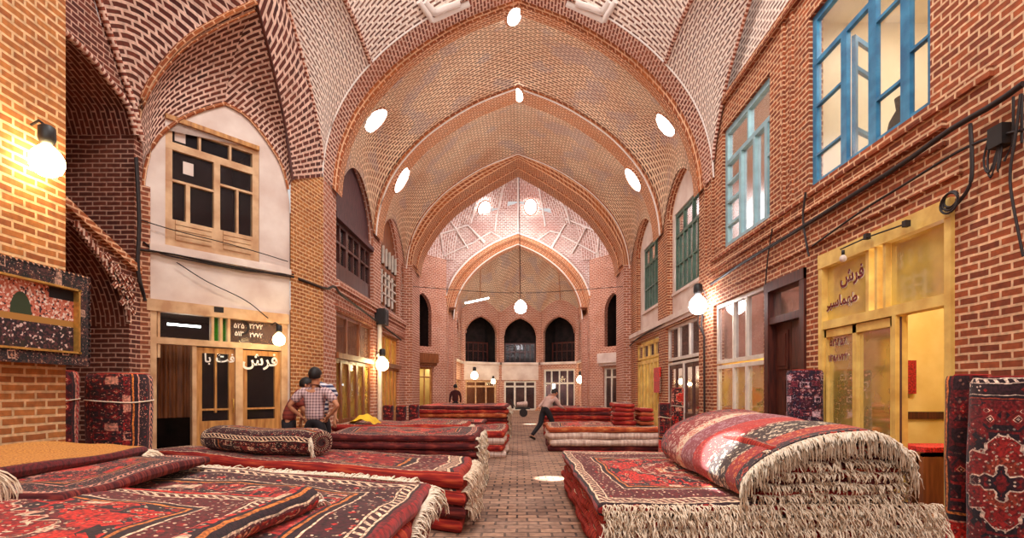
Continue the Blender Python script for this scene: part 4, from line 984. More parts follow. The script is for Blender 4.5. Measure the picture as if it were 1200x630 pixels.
    isb = mathn(nt, 'LESS_THAN', d, .44)
    col = mixc(nt, isb, fld, bcol)
    n3 = N(nt, 'ShaderNodeTexNoise'); n3.inputs['Scale'].default_value = 7; n3.inputs['Detail'].default_value = 6; Lk(nt, uv, n3.inputs['Vector'])
    col = mixc(nt, .55, col, ramp(nt, n3.outputs[0], [(.3, (.55, .5, .5)), (.7, (1.3, 1.2, 1.15))]), 'MULTIPLY')
    Lk(nt, col, b.inputs['Base Color']); b.inputs['Roughness'].default_value = rough
    b.inputs['Sheen Weight'].default_value = .12
    n5 = N(nt, 'ShaderNodeTexNoise'); n5.inputs['Scale'].default_value = 42; n5.inputs['Detail'].default_value = 2; Lk(nt, uv, n5.inputs['Vector'])
    col = mixc(nt, .8, col, ramp(nt, n5.outputs[0], [(.36, (.35, .3, .3)), (.62, (1.7, 1.6, 1.5))]), 'MULTIPLY'); Lk(nt, col, b.inputs['Base Color'])
    n4 = N(nt, 'ShaderNodeTexNoise'); n4.inputs['Scale'].default_value = 90; Lk(nt, uv, n4.inputs['Vector']); bump(nt, b, n4.outputs[0], .35, .006)
    return m
RED, DRED, MAR = srgb(206, 40, 26), srgb(150, 26, 24), srgb(96, 20, 26)
CRM, NAV, PNK = srgb(232, 206, 176), srgb(46, 22, 30), srgb(214, 150, 130)
RM = [rug_mat('crimson_medallion_rug', RED, DRED, MAR, CRM, NAV),
      rug_mat('dark_tribal_rug', MAR, RED, NAV, PNK, srgb(34, 16, 22), scale=1.5, busy=.9),
      rug_mat('red_field_rug', DRED, RED, MAR, CRM, NAV, medal=False, scale=.9, busy=.5),
      rug_mat('cream_ground_rug', CRM, RED, DRED, srgb(244, 228, 204), NAV, scale=1.3),
      rug_mat('maroon_rug', MAR, DRED, RED, PNK, NAV, medal=False, busy=.35, scale=.8),
      rug_mat('standing_geometric_rug', srgb(112, 20, 24), srgb(140, 30, 28), NAV, srgb(226, 206, 190), srgb(34, 18, 30), L=1.56, Wd=1.8, scale=1.1, medal=True, busy=.3, bs=2.4, orange=srgb(150, 60, 40))]
# woven edge seen on the side of folded rugs
def edge_mat(name, a, b_, c_):
    m, nt, b = newmat(name); uv = uvn(nt); nz = N(nt, 'ShaderNodeTexNoise'); nz.inputs['Scale'].default_value = 9; nz.inputs['Detail'].default_value = 5
    mp = N(nt, 'ShaderNodeMapping'); mp.inputs['Scale'].default_value = (.5, 5, 1); Lk(nt, uv, mp.inputs[0]); Lk(nt, mp.outputs[0], nz.inputs['Vector'])
    Lk(nt, ramp(nt, nz.outputs[0], [(.3, b_), (.5, a), (.66, c_)]), b.inputs['Base Color']); b.inputs['Roughness'].default_value = .95; bump(nt, b, nz.outputs[0], .5, .01); return m
EM = [edge_mat('red_rug_back', srgb(160, 34, 28), srgb(92, 20, 22), srgb(206, 84, 50)), edge_mat('maroon_rug_back', srgb(92, 26, 28), srgb(52, 14, 20), srgb(140, 56, 46)),
      edge_mat('orange_rug_back', srgb(190, 88, 46), srgb(128, 40, 30), srgb(220, 140, 84))]
GOLDB = plain('golden_rug_back', srgb(214, 152, 72), .95, .25, 26, c2=srgb(150, 84, 40), bum=.4, stretch=(1, 3, 1))
WHITEB = plain('white_rug_back', srgb(228, 206, 192), .95, .12, 14, c2=srgb(176, 138, 124), bum=.4)
FR_M = plain('wool_fringe', srgb(248, 230, 206), .9, .12, 30, c2=srgb(214, 184, 152), coords='Object'); FR_W = plain('pale_wool_fringe', srgb(252, 238, 218), .9, .1, 30, c2=srgb(228, 202, 172), coords='Object')
rnd = random.Random(11)
def slab(corners, z0, h, uvo=(0, 0), fit=True, noise=.012, ny=0, seed=0, edges=None, dz=None):
    """a folded rug: rounded all round, softly uneven; corners a,b,c,d counter-clockwise. material 0 on top, 1 on the rounded sides"""
    a, b, c, d = [V(x, y, 0) for x, y in corners]; r = h/2
    La = ((b-a).length+(c-d).length)/2; Lb = ((d-a).length+(c-b).length)/2
    ku, kv = (2.6/La, 1.9/Lb) if fit and La > .8 and Lb > .8 else (1, 1)
    if fit and Lb > La: pass
    def ts(L):
        e = [0, .13*r, .35*r, .65*r, r, 1.3*r]; n = max(3, int(L/.14)); inner = [1.3*r+(L-2.6*r)*k/n for k in range(1, n)]
        return e+inner+[L-x for x in e[::-1]]
    U, Vv = ts(La), ts(Lb); mb = MB(); rr = random.Random(seed); ph = [rr.uniform(0, 6.3) for _ in range(8)]
    def wob(x, y): return noise*(math.sin(x*3.1+ph[0])+math.sin(y*3.7+ph[1])+.7*math.sin((x+y)*6.1+ph[2])+.5*math.sin((x-y)*9+ph[3]))
    top = []; bot = []; uvt = []
    for uu in U:
        rt = []; rb = []; ru = []
        for vv in Vv:
            p = a.lerp(b, uu/La).lerp(d.lerp(c, uu/La), vv/Lb)
            e = min(uu, La-uu, vv, Lb-vv)
            dr = r-math.sqrt(max(0, r*r-(r-min(e, r))**2)); k = min(1, e/(2*r))
            w = wob(p.x, p.y)*(.4+.6*k); p.x += wob(p.y*1.3, 3)*1.0; p.y += wob(p.x*1.3, 7)*1.0
            add = dz(p.x, p.y) if dz else 0
            rt.append(V(p.x, p.y, z0+h-dr+w+add)); rb.append(V(p.x, p.y, z0+dr+w*0+(w+add if e < r*.2 else 0)*.5 if e < r*.2 else z0+dr)); ru.append((uu*ku+uvo[0], vv*kv+uvo[1]))
        top.append(rt); bot.append(rb); uvt.append(ru)
    # join rims
    n, m = len(U), len(Vv)
    for i in range(n):
        for j in range(m):
            if i in (0, n-1) or j in (0, m-1): bot[i][j] = top[i][j]
    base = len(mb.v); idx = lambda i, j: base+i*m+j
    for r_ in top: mb.v += [tuple(p) for p in r_]
    b2 = len(mb.v); idb = lambda i, j: b2+i*m+j
    for r_ in bot: mb.v += [tuple(p) for p in r_]
    for i in range(n-1):
        for j in range(m-1):
            side = i < 3 or j < 3 or i >= n-4 or j >= m-4
            mb.f.append((idx(i, j), idx(i+1, j), idx(i+1, j+1), idx(i, j+1))); mb.uv += [uvt[i][j], uvt[i+1][j], uvt[i+1][j+1], uvt[i][j+1]]; mb.m.append(1 if side else 0); mb.sm.append(True)
            mb.f.append((idb(i, j+1), idb(i+1, j+1), idb(i+1, j), idb(i, j))); mb.uv += [uvt[i][j+1], uvt[i+1][j+1], uvt[i+1][j], uvt[i][j]]; mb.m.append(1); mb.sm.append(True)
    return mb
def inset(c, k):
    cx = sum(p[0] for p in c)/4; cy = sum(p[1] for p in c)/4
    o = []
    for x, y in c: dx, dy = x-cx, y-cy; l = math.hypot(dx, dy); o.append((x-dx/l*k, y-dy/l*k))
    return o
ORD = ['topmost', 'second', 'third', 'fourth', 'fifth', 'sixth', 'seventh', 'eighth', 'ninth', 'tenth', 'eleventh', 'twelfth']
def fringe(mb, pts, out, ln, step=.012, r=.0032, hang=1.0, flare=.5, rr=rnd, kink=.012):
    """strands of yarn along an edge: leave in direction out, then hang"""
    pts = [Vector(p) for p in pts]; out = Vector(out).normalized(); al = arclen(pts); n = max(2, int(al[-1]/step)); P_ = resample(pts, n)
    for p in P_:
        l = ln*rr.uniform(.65, 1.12); o = (out+V(rr.uniform(-.35, .35), rr.uniform(-.35, .35), rr.uniform(-.2, .25))).normalized(); q = [p-out*.015]
        cur = p.copy(); k = 5
        for i in range(1, k+1):
            t = i/k; dirv = (o*(1-t)**1.3*flare*1.5+V(0, 0, -1)*(t**.7)*hang).normalized()
            cur = cur+dirv*(l/k)+V(rr.uniform(-1, 1), rr.uniform(-1, 1), rr.uniform(-.5, .5))*kink; q.append(cur.copy())
        mb.tube(q, [r*1.1, r*1.3, r, r*1.25, r, r*.6], 3, cap=False)
def stack(desc, corners, z0, n, h, mats, group, labels=None, jit=.035, frs=None, dzf=None, tint=None):
    """n folded rugs lying one on another; every rug a thing with its own fringe"""
    z = z0; out = []
    for i in range(n):
        k = n-1-i; hh = h if isinstance(h, (int, float)) else h[i]
        jc = [(x+rnd.uniform(-jit, jit), y+rnd.uniform(-jit, jit)) for x, y in corners]
        if i == n-1: jc = corners
        mt, me_ = mats[i % len(mats)]
        cx = sum(p[0] for p in jc)/4; cy = sum(p[1] for p in jc)/4
        R = root('folded_rug', (cx, cy, z), (labels or {}).get(k) or '%s folded rug%s of the %s' % (ORD[k], '' if k == 0 else ' from the top', desc), 'rug', group)
        mb = slab(jc, z, hh*1.03, seed=i*7+int(cx*10), dz=(dzf if i == n-1 else None)); mk(mb, 'rug_body', [RM[mt] if isinstance(mt, int) else mt, EM[me_] if isinstance(me_, int) else me_], R)
        if frs:
            for (ea, eb, od, ln, lo, hi) in frs:
                if not (lo <= k <= hi): continue
                A_, B_ = V(*jc[ea], z+hh*.5), V(*jc[eb], z+hh*.5); mbf = MB()
                fringe(mbf, [A_.lerp(B_, t/8)+V(0, 0, .006*math.sin(t*2)) for t in range(9)], od, ln, step=.014 if cy < 6 else .03, r=.0034 if cy < 6 else .006); mk(mbf, 'fringe', FR_M if rnd.random() < .5 else FR_W, R)
        out.append(R); z += hh
    return z
# S1, left foreground
c1 = [(-4.15, 1.35), (-.62, 1.35), (-.62, 3.8), (-3.95, 5.0)]
stack('left foreground carpet stack', c1, 0, 7, .108, [(2, 0), (4, 1), (0, 0)], 'rugs of the left foreground stack', {0: 'dark tribal patterned rug with a white fringed far edge on top of the left foreground stack'}, .02) if False else None
z1 = stack('left foreground carpet stack', c1, 0, 6, .108, [(2, 0), (4, 1), (0, 0)], 'rugs of the left foreground stack', None, .02, [(2, 2, (0, 0, 0), 0, 9, 9)] and None)
R = root('carpet', (-2.2, 3, z1), 'navy and cream tribal carpet with white fringed far edge, covering the left foreground stack', 'carpet')
mk(slab(c1, z1, .10, seed=3, noise=.010), 'rug_body', [rug_mat('cream_flecked_dark_rug', srgb(116, 24, 30), srgb(190, 44, 36), srgb(66, 20, 28), srgb(236, 206, 176), srgb(44, 18, 24), scale=1.35, busy=1.3, bs=1.3), RM[2]], R)
zt = z1+.1
mb = MB(); fringe(mb, [V(-3.6, 4.88, zt-.01), V(-2.4, 4.45, zt-.01), V(-1.4, 4.1, zt), V(-.75, 3.86, zt-.01)], (.35, .9, .25), .13, .008, .0045, .5, 1.2); fringe(mb, [V(-.62, 3.8, zt-.03), V(-.59, 3.55, zt-.05), V(-.6, 3.1, zt-.12), V(-.6, 2.7, zt-.4)], (1, .3, .2), .12, .008, .0042, 1, .8)
fringe(mb, [V(-.72, 3.87, zt-.02), V(-.6, 3.78, zt-.05), V(-.57, 3.7, zt-.12)], (.7, .8, .1), .17, .004, .0045, 1, .8)
mk(mb, 'fringe', FR_W, R)
# red carpet folded over on its right side
R = root('carpet', (-2.5, 2.6, zt), 'bright red carpet with a thick rolled fold at the bottom left of the photo', 'carpet')
cb_ = [(-4.1, 1.36), (-1.15, 1.4), (-1.2, 2.92), (-3.95, 3.75)]
mk(slab(cb_, zt, .07, seed=5, noise=.011), 'rug_body', [RM[0], EM[0]], R)
mb = MB(); n = 18; rows = []; UV = []
for k in range(13):
    t = k/12; y = 1.38+1.55*t; cx_ = -1.22+.03*math.sin(y*5); rad = .062+.008*math.sin(y*7)
    rows.append([V(cx_+rad*1.35*math.cos(a), y+.02*math.sin(a), zt+.055+rad*math.sin(a)) for a in [2*math.pi*j/n for j in range(n+1)]]); UV.append([(y-1.0, .3+.08*2*math.pi*j/n) for j in range(n+1)])
mb.grid(rows, UV); mb.face(rows[0][:-1]); mb.face(rows[-1][:-1]); fo = mk(mb, 'rolled_fold', RM[0], R)
mb = MB(); fringe(mb, [V(-1.32, 2.95, zt+.07), V(-1.2, 2.96, zt+.10), V(-1.12, 2.94, zt+.03)], (.5, 1, .2), .13, .006, .004, .8, 1); mk(mb, 'fringe', FR_W, R)
# dark carpet and gold backed carpet at the far left of the stack
R = root('carpet', (-3.2, 4.0, zt), 'dark red black-bordered carpet under the gold backed one at the far left', 'carpet')
mk(slab([(-4.1, 2.9), (-2.35, 2.75), (-2.55, 4.42), (-4.0, 4.85)], zt+.05, .07, seed=8, noise=.010), 'rug_body', [RM[1], EM[1]], R)
R = root('carpet', (-3.6, 3.6, zt+.12), 'carpet turned back to show its golden orange underside, far left of the foreground stack', 'carpet')
mk(slab([(-4.35, 2.55), (-3.05, 2.45), (-3.12, 4.45), (-4.3, 4.85)], zt+.11, .085, seed=9, noise=.012), 'rug_body', [GOLDB, RM[1]], R)
mb = MB(); fringe(mb, [V(-3.25, 4.5, zt+.15), V(-3.1, 4.46, zt+.16), V(-3.04, 4.3, zt+.13)], (1, .1, 0), .22, .005, .004, 1.2, .9, kink=.008); mk(mb, 'fringe', FR_M, R)
R = root('rolled_rug', (-3.1, 2.65, zt+.1), 'dark rolled rug end with a straw coloured fringe at the left edge of the photo', 'rug')
mb = MB(); mb.tube([V(-3.6, 2.85, zt+.24), V(-2.9, 2.72, zt+.20), V(-2.78, 2.7, zt+.19)], .075, 16); mk(mb, 'rug_body', RM[4], R)
mb = MB(); fringe(mb, [V(-2.78, 2.66, zt+.26), V(-2.76, 2.74, zt+.25), V(-2.77, 2.76, zt+.18)], (1, .2, -.3), .26, .005, .0035, 1.0, 1.6, kink=.006); mk(mb, 'fringe', FR_M, R)

# S2
c2 = [(-5.35, 7.35), (-.52, 5.12), (-.55, 6.6), (-5.0, 8.05)]
stack('long low left stack', c2, 0, 4, [.14, .14, .15, .16], [(2, 0), (4, 1), (0, 0), (2, 0)], 'rugs of the long low left stack', {0: 'thick red folded rug topping the long low stack behind the left foreground'}, .03)
mb = MB()
for z in (.55, .42, .25): fringe(mb, [V(-.54, 5.15, z), V(-.5, 5.6, z+.01), V(-.52, 6.1, z), V(-.55, 6.5, z)], (1, 0, .3), .20, .012, .005, 1, .8)
tag(mk(mb, 'fringe_bundle', FR_M), 'cream fringe hanging over the aisle end of the long low left stack', 'fringe')
def folded_roll(p0, p1, rx, rz_, mat, lab, fr=True, sag=.0):
    p0, p1 = Vector(p0), Vector(p1); d = (p1-p0).normalized(); s = V(d.y, -d.x, 0).normalized(); R = root('rolled_rug', p0.lerp(p1, .5), lab, 'rug')
    mb = MB(); rows = []; UV = []; n = 24; N_ = 14; L_ = (p1-p0).length
    for k in range(N_+1):
        t = k/N_; c = p0.lerp(p1, t)+V(0, 0, rz_-sag*math.sin(math.pi*t)+.012*math.sin(t*9)); e = .82+.18*min(1, min(t, 1-t)*14)
        rows.append([c+s*(rx*e*math.copysign(abs(math.cos(a))**.8, math.cos(a)))+V(0, 0, rz_*e*math.copysign(abs(math.sin(a))**.8, math.sin(a))) for a in [2*math.pi*j/n for j in range(n+1)]])
        UV.append([(t*L_, 1.9*j/n) for j in range(n+1)])
    mb.grid(rows, UV)
    for rw, f in ((rows[0], -1), (rows[-1], 1)):
        c = sum((q for q in rw[:-1]), V(0, 0, 0))/(len(rw)-1)+d*f*.015
        for a, b in zip(rw, rw[1:]): mb.face([c, a, b], [(0, 0), (.1, 0), (.1, .1)], 0)
    body = mk(mb, 'rug_body', mat, R)
    # spiral of the rolled layers on the visible end
    mb = MB(); c = rows[-1][0]*0+p1+V(0, 0, rz_)+d*.02
    mb.tube([c+s*(rx*.85*q*math.cos(q*14))+V(0, 0, rz_*.85*q*math.sin(q*14)) for q in [.15+.85*i/60 for i in range(61)]], .008, 5); mk(mb, 'rolled_edge', EM[1], R)
    if fr:
        mb = MB(); fringe(mb, [rows[-1][j] for j in (2, 1, 0, 23, 22, 21)], d+s*.3, .14, .008, .005, 1, .6); mk(mb, 'fringe', FR_W, R)
    return R
folded_roll((-4.15, 7.22, .60), (-2.42, 6.50, .60), .24, .165, rug_mat('dark_cream_flowered_rug', srgb(100, 22, 26), srgb(150, 34, 30), srgb(60, 18, 24), srgb(240, 214, 184), srgb(40, 16, 22), L=9, Wd=9, scale=1.3, busy=1.6, medal=False), 'thick rolled cream flowered rug lying on the long low left stack before the men')
# S3
c3 = [(-2.62, 7.15), (-.56, 6.95), (-.55, 8.5), (-2.65, 8.75)]
stack('tall dark left stack beside the man', c3, 0, 8, .103, [(4, 1), (1, 1)], 'rugs of the tall dark left stack', {0: 'red topmost rug of the tall dark left stack beside the man in checks'}, .02, [(1, 2, (1, 0, .3), .16, 0, 7)])
c3b = [(-3.3, 9.35), (-.95, 9.3), (-.9, 10.5), (-3.2, 10.6)]
stack('maroon left stack under the yellow cloth', c3b, 0, 6, .135, [(4, 1), (2, 0)], 'rugs of the maroon left stack', None, .03, [(1, 2, (1, 0, .3), .16, 0, 1)])
# yellow cloth
mb = MB(); rows = []
for i in range(15):
    rows.append([V(-3.02+.44*i/14, 9.40+.6*j/10, .81+.17*math.sin(math.pi*i/14)**.7*math.sin(math.pi*(j+1.2)/12.4)**.6+.012*math.sin(i*1.1+j*.9)) for j in range(11)])
mb.grid(rows); tag(mk(mb, 'cloth', plain('yellow_cloth', srgb(244, 196, 40), .8, .15, 9)), 'bright yellow cloth bundled on the maroon rugs behind the tall dark stack', 'cloth')
# white bale and far left stack
stack('low pale left stack', [(-1.6, 11.0), (-.28, 11.0), (-.24, 13.4), (-1.6, 13.5)], 0, 4, .14, [(WHITEB, WHITEB), (2, 0)], 'rugs of the low pale left stack', {0: 'white backed folded rug at the aisle on the left, ahead of the far stack'}, .03)
stack('farthest left stack', [(-2.95, 15.9), (-.32, 15.8), (-.3, 18.6), (-2.9, 18.7)], 0, 8, .12, [(2, 0), (4, 1), (0, 2)], 'rugs of the far left stack', None, .06, [(1, 2, (1, 0, .3), .16, 0, 7)])
stack('dark left stack before the farthest one', [(-3.0, 13.8), (-.9, 13.8), (-.9, 15.2), (-3.0, 15.2)], 0, 5, .12, [(4, 1), (1, 1)], 'rugs of the dark low left stack', None, .04)
# S5, right foreground
c5 = [(.62, 3.92), (3.0, 3.92), (3.05, 7.3), (.66, 7.55)]
z5 = stack('big red right foreground stack', c5, 0, 5, .092, [(2, 0), (4, 0)], 'rugs of the big red right stack', None, .03, [(0, 1, (0, -1, .2), .16, 0, 4)])
R = root('carpet', (1.8, 5.5, z5), 'red carpet with striped border spread over the big red right foreground stack', 'carpet')
c5t = [(.60, 3.95), (3.0, 3.95), (3.05, 7.2), (.62, 7.6)]
mk(slab(c5t, z5, .10, seed=21, noise=.007), 'rug_body', [RM[0], RM[2]], R)
z5t = z5+.10; mb = MB()
for k, (z, l) in enumerate(((z5t-.01, .15), (z5t-.05, .15), (z5t-.10, .14), (z5t-.17, .15))): fringe(mb, [V(.64+.5*i, 3.95-.02*k+.01*math.sin(i*3), z+.006*math.sin(i*5)) for i in range(6)], (0, -1, .5-.1*k), l, .0075, .0042, .9, .75, kink=.014)
mk(mb, 'fringe', FR_M, R)
# S5 pile: folded rugs under one draped over the rounded left side
secF = [(1.70, .60), (1.66, .70), (1.72, .82), (1.86, .93), (2.08, 1.03), (2.34, 1.10), (2.6, 1.12), (2.78, 1.05), (2.90, .93), (2.93, .80)]
secB = [(1.78, .60), (1.72, .72), (1.74, .86), (1.84, .98), (2.02, 1.08), (2.3, 1.16), (2.6, 1.18), (2.85, 1.14), (3.0, 1.0), (3.05, .85)]
def sect(t, off=0):
    o = [V(a[0]+(b[0]-a[0])*t, 0, a[1]+(b[1]-a[1])*t) for a, b in zip(secF, secB)]; return o
def stripe_rug():
    m, nt, b = newmat('striped_border_rug'); uv = uvn(nt); sp = nt.nodes.new('ShaderNodeSeparateXYZ'); Lk(nt, uv, sp.inputs[0]); v = sp.outputs[1]
    base = ramp(nt, mathn(nt, 'DIVIDE', v, 2.4), [(0, srgb(188, 60, 36)), (.03, MAR), (.045, srgb(214, 110, 50)), (.135, CRM), (.155, srgb(230, 210, 180)), (.30, CRM), (.325, RED), (.47, srgb(230, 60, 34)), (.50, srgb(190, 140, 150)), (.66, srgb(206, 70, 50)), (.74, srgb(224, 190, 170)), (.9, RED)], True)
    alt = ramp(nt, mathn(nt, 'DIVIDE', v, 2.4), [(0, NAV), (.045, srgb(170, 34, 28)), (.135, srgb(60, 36, 30)), (.30, DRED), (.325, srgb(190, 30, 24)), (.50, srgb(150, 60, 70)), (.66, CRM), (.74, DRED), (.9, MAR)], True)
    vo = nt.nodes.new('ShaderNodeTexVoronoi'); vo.distance = 'MANHATTAN'; vo.inputs['Scale'].default_value = 15; vo.inputs['Randomness'].default_value = .7; Lk(nt, uv, vo.inputs['Vector'])
    v2 = nt.nodes.new('ShaderNodeTexVoronoi'); v2.inputs['Scale'].default_value = 34; Lk(nt, uv, v2.inputs['Vector'])
    col = mixc(nt, ramp(nt, vo.outputs['Distance'], [(0, (0, 0, 0)), (.16, (1, 1, 1)), (.34, (0, 0, 0)), (.62, (1, 1, 1))], True), base, alt)
    col = mixc(nt, mathn(nt, 'MULTIPLY', ramp(nt, v2.outputs['Distance'], [(0, (1, 1, 1)), (.22, (0, 0, 0))], True), .5), col, CRM)
    Lk(nt, col, b.inputs['Base Color']); b.inputs['Roughness'].default_value = .85; b.inputs['Sheen Weight'].default_value = .2; bump(nt, b, v2.outputs['Distance'], .3, .006); return m
for k in range(5):
    zz = z5t+.01+k*.085; x0 = 1.80+.02*k; 
    R = root('folded_rug', (2.3, 5.1, zz), '%s fringed rug from the top inside the draped right pile' % ORD[5-k], 'rug', 'rugs in the draped pile on the right')
    mk(slab([(x0, 3.98), (2.88, 3.98), (2.9, 6.2), (x0+.02, 6.25)], zz, .085, seed=30+k), 'rug_body', [RM[k % 3], EM[k % 2]], R)
    mb = MB()
    fringe(mb, [V(x0-.03+.22*i, 3.98, zz+.05+.012*math.sin(i*4+k)) for i in range(6)], (0, -1, .35), .115, .0065, .0045, .9, .8, kink=.014)
    fringe(mb, [V(2.9, 3.98+.12*i, zz+.05) for i in range(5)], (1, -.3, .2), .12, .012, .0042, 1, .8, kink=.014)
    mk(mb, 'fringe', FR_M, R)
R = root('carpet', (2.3, 5.1, 1.1), 'red, cream and lilac banded carpet draped with long fringe over the right pile', 'carpet')
mb = MB(); rows = []; UV = []
for j in range(23):
    t = j/22; y = 3.93+2.42*t; s = resample(sect(t), 26); dd = arclen(s)
    rows.append([V(p.x, y+.015*math.sin(p.x*9), p.z+.008*math.sin(y*6+p.x*5)) for p in s]); UV.append([(dd[i], y-3.93) for i in range(27)])
mb.grid(rows, UV)
r2 = [[p-(V(0, 0, .03) if 6 < i < 22 else V(-.03 if i <= 6 else .03, 0, 0)) for i, p in enumerate(r_)] for r_ in rows]
mb.grid(r2, UV); mb.grid([rows[0], r2[0]], [UV[0], UV[0]]); mb.grid([rows[-1], r2[-1]], [UV[-1], UV[-1]])
mk(mb, 'rug_body', stripe_rug(), R)
mb = MB(); e = [p+V(0, -.005, -.01) for p in rows[0]]
fringe(mb, e, (-.12, -1, .05), .20, .0065, .0048, 1.0, .45, kink=.004); fringe(mb, e[3:], (0, -1, .2), .13, .009, .0042, 1.0, .6, kink=.012); fringe(mb, [rows[j][26] for j in range(0, 8)], (1, -.5, .1), .15, .010, .0045, 1, .7)
mk(mb, 'fringe', FR_W, R)
# S6 and its neighbours, right middle distance
stack('pale right stack at the aisle', [(.70, 12.2), (3.35, 12.2), (3.4, 14.4), (.72, 14.5)], 0, 4, [.13, .15, .16, .13], [(4, 1), (WHITEB, WHITEB), (WHITEB, WHITEB), (0, 2)], 'rugs of the pale right stack', {0: 'thin red rug on top of the pale rugs at the aisle on the right'}, .05)
stack('small red pile on the pale stack', [(2.35, 12.9), (2.85, 12.9), (2.9, 13.7), (2.4, 13.7)], .57, 5, .105, [(0, 0), (2, 0)], 'small red rugs piled on the pale right stack', None, .03)
stack('small cream pile on the pale stack', [(2.95, 12.75), (3.28, 12.75), (3.3, 13.4), (2.95, 13.4)], .57, 4, .105, [(3, 2), (3, 0)], 'cream rugs piled beside the small red rugs', None, .02)
stack('farthest right stack', [(.85, 16.6), (2.95, 16.6), (2.95, 18.6), (.85, 18.6)], 0, 7, .125, [(2, 0), (0, 0), (4, 1)], 'rugs of the far right stack', {1: 'white backed folded rug just under the top of the far right stack'}, .06)

def standing(name, x, y, w, d, h, mat, lab, yaw=0, tie=True, lean=0, band=None, capm=None):
    """folded rug standing on end, tied with a cord"""
    R = root(name, (x, y, 0), lab, 'rug'); mb = MB(); n = 28; rows = []; UV = []; zs = [0, .03, .15]+[h*k/9 for k in range(2, 9)]+[h-.04, h]
    Mx = Matrix.Rotation(yaw, 3, 'Z')
    for i, z in enumerate(zs):
        k = .93 if i in (0, len(zs)-1) else 1.0; k *= 1+.02*math.sin(z*5+x)
        rows.append([V(x, y, z)+Mx @ V(w/2*k*math.copysign(abs(math.cos(a))**.75, math.cos(a)), d/2*k*math.copysign(abs(math.sin(a))**.75, math.sin(a)), 0)+V(lean*z, 0, 0) for a in [2*math.pi*j/n for j in range(n+1)]])
        UV.append([(z+.02, (w+d)*1.4*j/n) for j in range(n+1)])
    mb.grid(rows, UV); body = mk(mb, 'rug_body', mat, R)
    mb = MB(); mb.face(rows[-1][:-1]); c = V(x, y, h+.004)+V(lean*h, 0, 0)
    mb.tube([c+Mx @ V(w*.46*q*math.cos(q*13), d*.46*q*math.sin(q*13), 0) for q in [.1+.9*i/50 for i in range(51)]], .010, 5)
    mk(mb, 'rolled_top', capm or EM[0], R)
    if tie:
        for zt_ in ([h*.72] if tie is True else tie):
            mb = MB(); mb.tube([V(x, y, zt_)+Mx @ V((w/2+.008)*math.copysign(abs(math.cos(a))**.75, math.cos(a)), (d/2+.008)*math.copysign(abs(math.sin(a))**.75, math.sin(a)), .015*math.sin(a*2))+V(lean*zt_, 0, 0) for a in [2*math.pi*j/n for j in range(n+1)]], .008, 5, cap=False)
            mk(mb, 'tie_cord', FR_W, R)
    return R
standing('standing_rug', 3.74, 3.98, .62, .42, 1.50, RM[5], 'large dark red rug standing on end at the right edge, navy pattern with white outlines', .05, tie=False, lean=.02)
standing('standing_rug', 3.86, 4.52, .36, .22, 1.53, RM[4], 'narrow dark rug standing half hidden behind the large one at the right edge', .0, tie=False)
standing('standing_rug', 4.2, 7.75, .50, .30, 1.70, rug_mat('indigo_rug', srgb(70, 24, 44), srgb(120, 40, 60), NAV, srgb(206, 180, 200), srgb(34, 20, 48), L=9, Wd=9, scale=1.6, medal=False), 'folded dark rug standing on end beside the brown door', 0, tie=False)
standing('standing_rug', -4.78+.0, 6.35, .66, .5, 1.60, rug_mat('banded_bale_rug', MAR, DRED, NAV, PNK, NAV, scale=1.5, medal=False), 'wide rug bale tied with a white cord, right of the pair below the framed carpet', 0, tie=[1.28], lean=.0)
standing('standing_rug', -5.25, 5.95, .46, .42, 1.62, RM[4], 'darker rug bale tied with a thin cord, left of the pair below the framed carpet', 0, tie=[1.3])
standing('standing_rug', 3.32, 12.0, .26, .26, 1.12, RM[4], 'short dark rolled rug standing at the end of the pale right stack', 0)
standing('standing_rug', 3.68, 12.3, .28, .28, 1.46, RM[1], 'taller dark rolled rug standing against the shopfront past the draped pile', 0, lean=.02)
for i, (x, y, h, lab) in enumerate(((-3.75, 15.3, .98, 'leftmost'), (-3.4, 15.4, .96, 'middle'), (-3.05, 15.5, .99, 'rightmost'))):
    standing('standing_rug', x, y, .30, .28, h, RM[4], '%s of three dark rugs standing below the yellow wall lamp on the left' % lab, 0, tie=False)
mb = MB(); RW.box(mb, ry(776), ry(769), 1.35, 2.15, .04, .08); tag(mk(mb, 'hanging_rug', RM[0]), 'small red rug hanging by the yellow barred shopfront on the right', 'rug')

# ---- framed carpet picture on the near pier
def pic_mat():
    """woven scene: rosy ground, green dome shape, black canopy, speckled crowd"""
    m, nt, b = newmat('woven_picture'); uv = uvn(nt); sp = nt.nodes.new('ShaderNodeSeparateXYZ'); Lk(nt, uv, sp.inputs[0]); u, v = sp.outputs[0], sp.outputs[1]
    vo = nt.nodes.new('ShaderNodeTexVoronoi'); vo.inputs['Scale'].default_value = 55; Lk(nt, uv, vo.inputs['Vector']); sc_ = nt.nodes.new('ShaderNodeSeparateColor'); Lk(nt, vo.outputs['Color'], sc_.inputs[0])
    up = ramp(nt, sc_.outputs[0], [(0, srgb(206, 120, 96)), (.35, srgb(230, 190, 170)), (.5, srgb(60, 36, 44)), (.62, srgb(190, 96, 70)), (.85, srgb(240, 220, 205))], True)
    lo = ramp(nt, sc_.outputs[1], [(0, srgb(40, 26, 34)), (.4, srgb(90, 50, 54)), (.7, srgb(220, 190, 180)), (.8, srgb(50, 40, 30))], True)
    return m, nt, b, u, v, up, lo
m_, nt, b, u, v, up, lo = pic_mat()
col = mixc(nt, mathn(nt, 'LESS_THAN', v, .36), up, lo)
gold_ = mathn(nt, 'MULTIPLY', mathn(nt, 'LESS_THAN', v, .40), mathn(nt, 'GREATER_THAN', v, .34)); col = mixc(nt, gold_, col, srgb(180, 130, 60))
x_ = mathn(nt, 'DIVIDE', mathn(nt, 'SUBTRACT', u, .55), .10); y_ = mathn(nt, 'DIVIDE', mathn(nt, 'SUBTRACT', v, .40), .20)
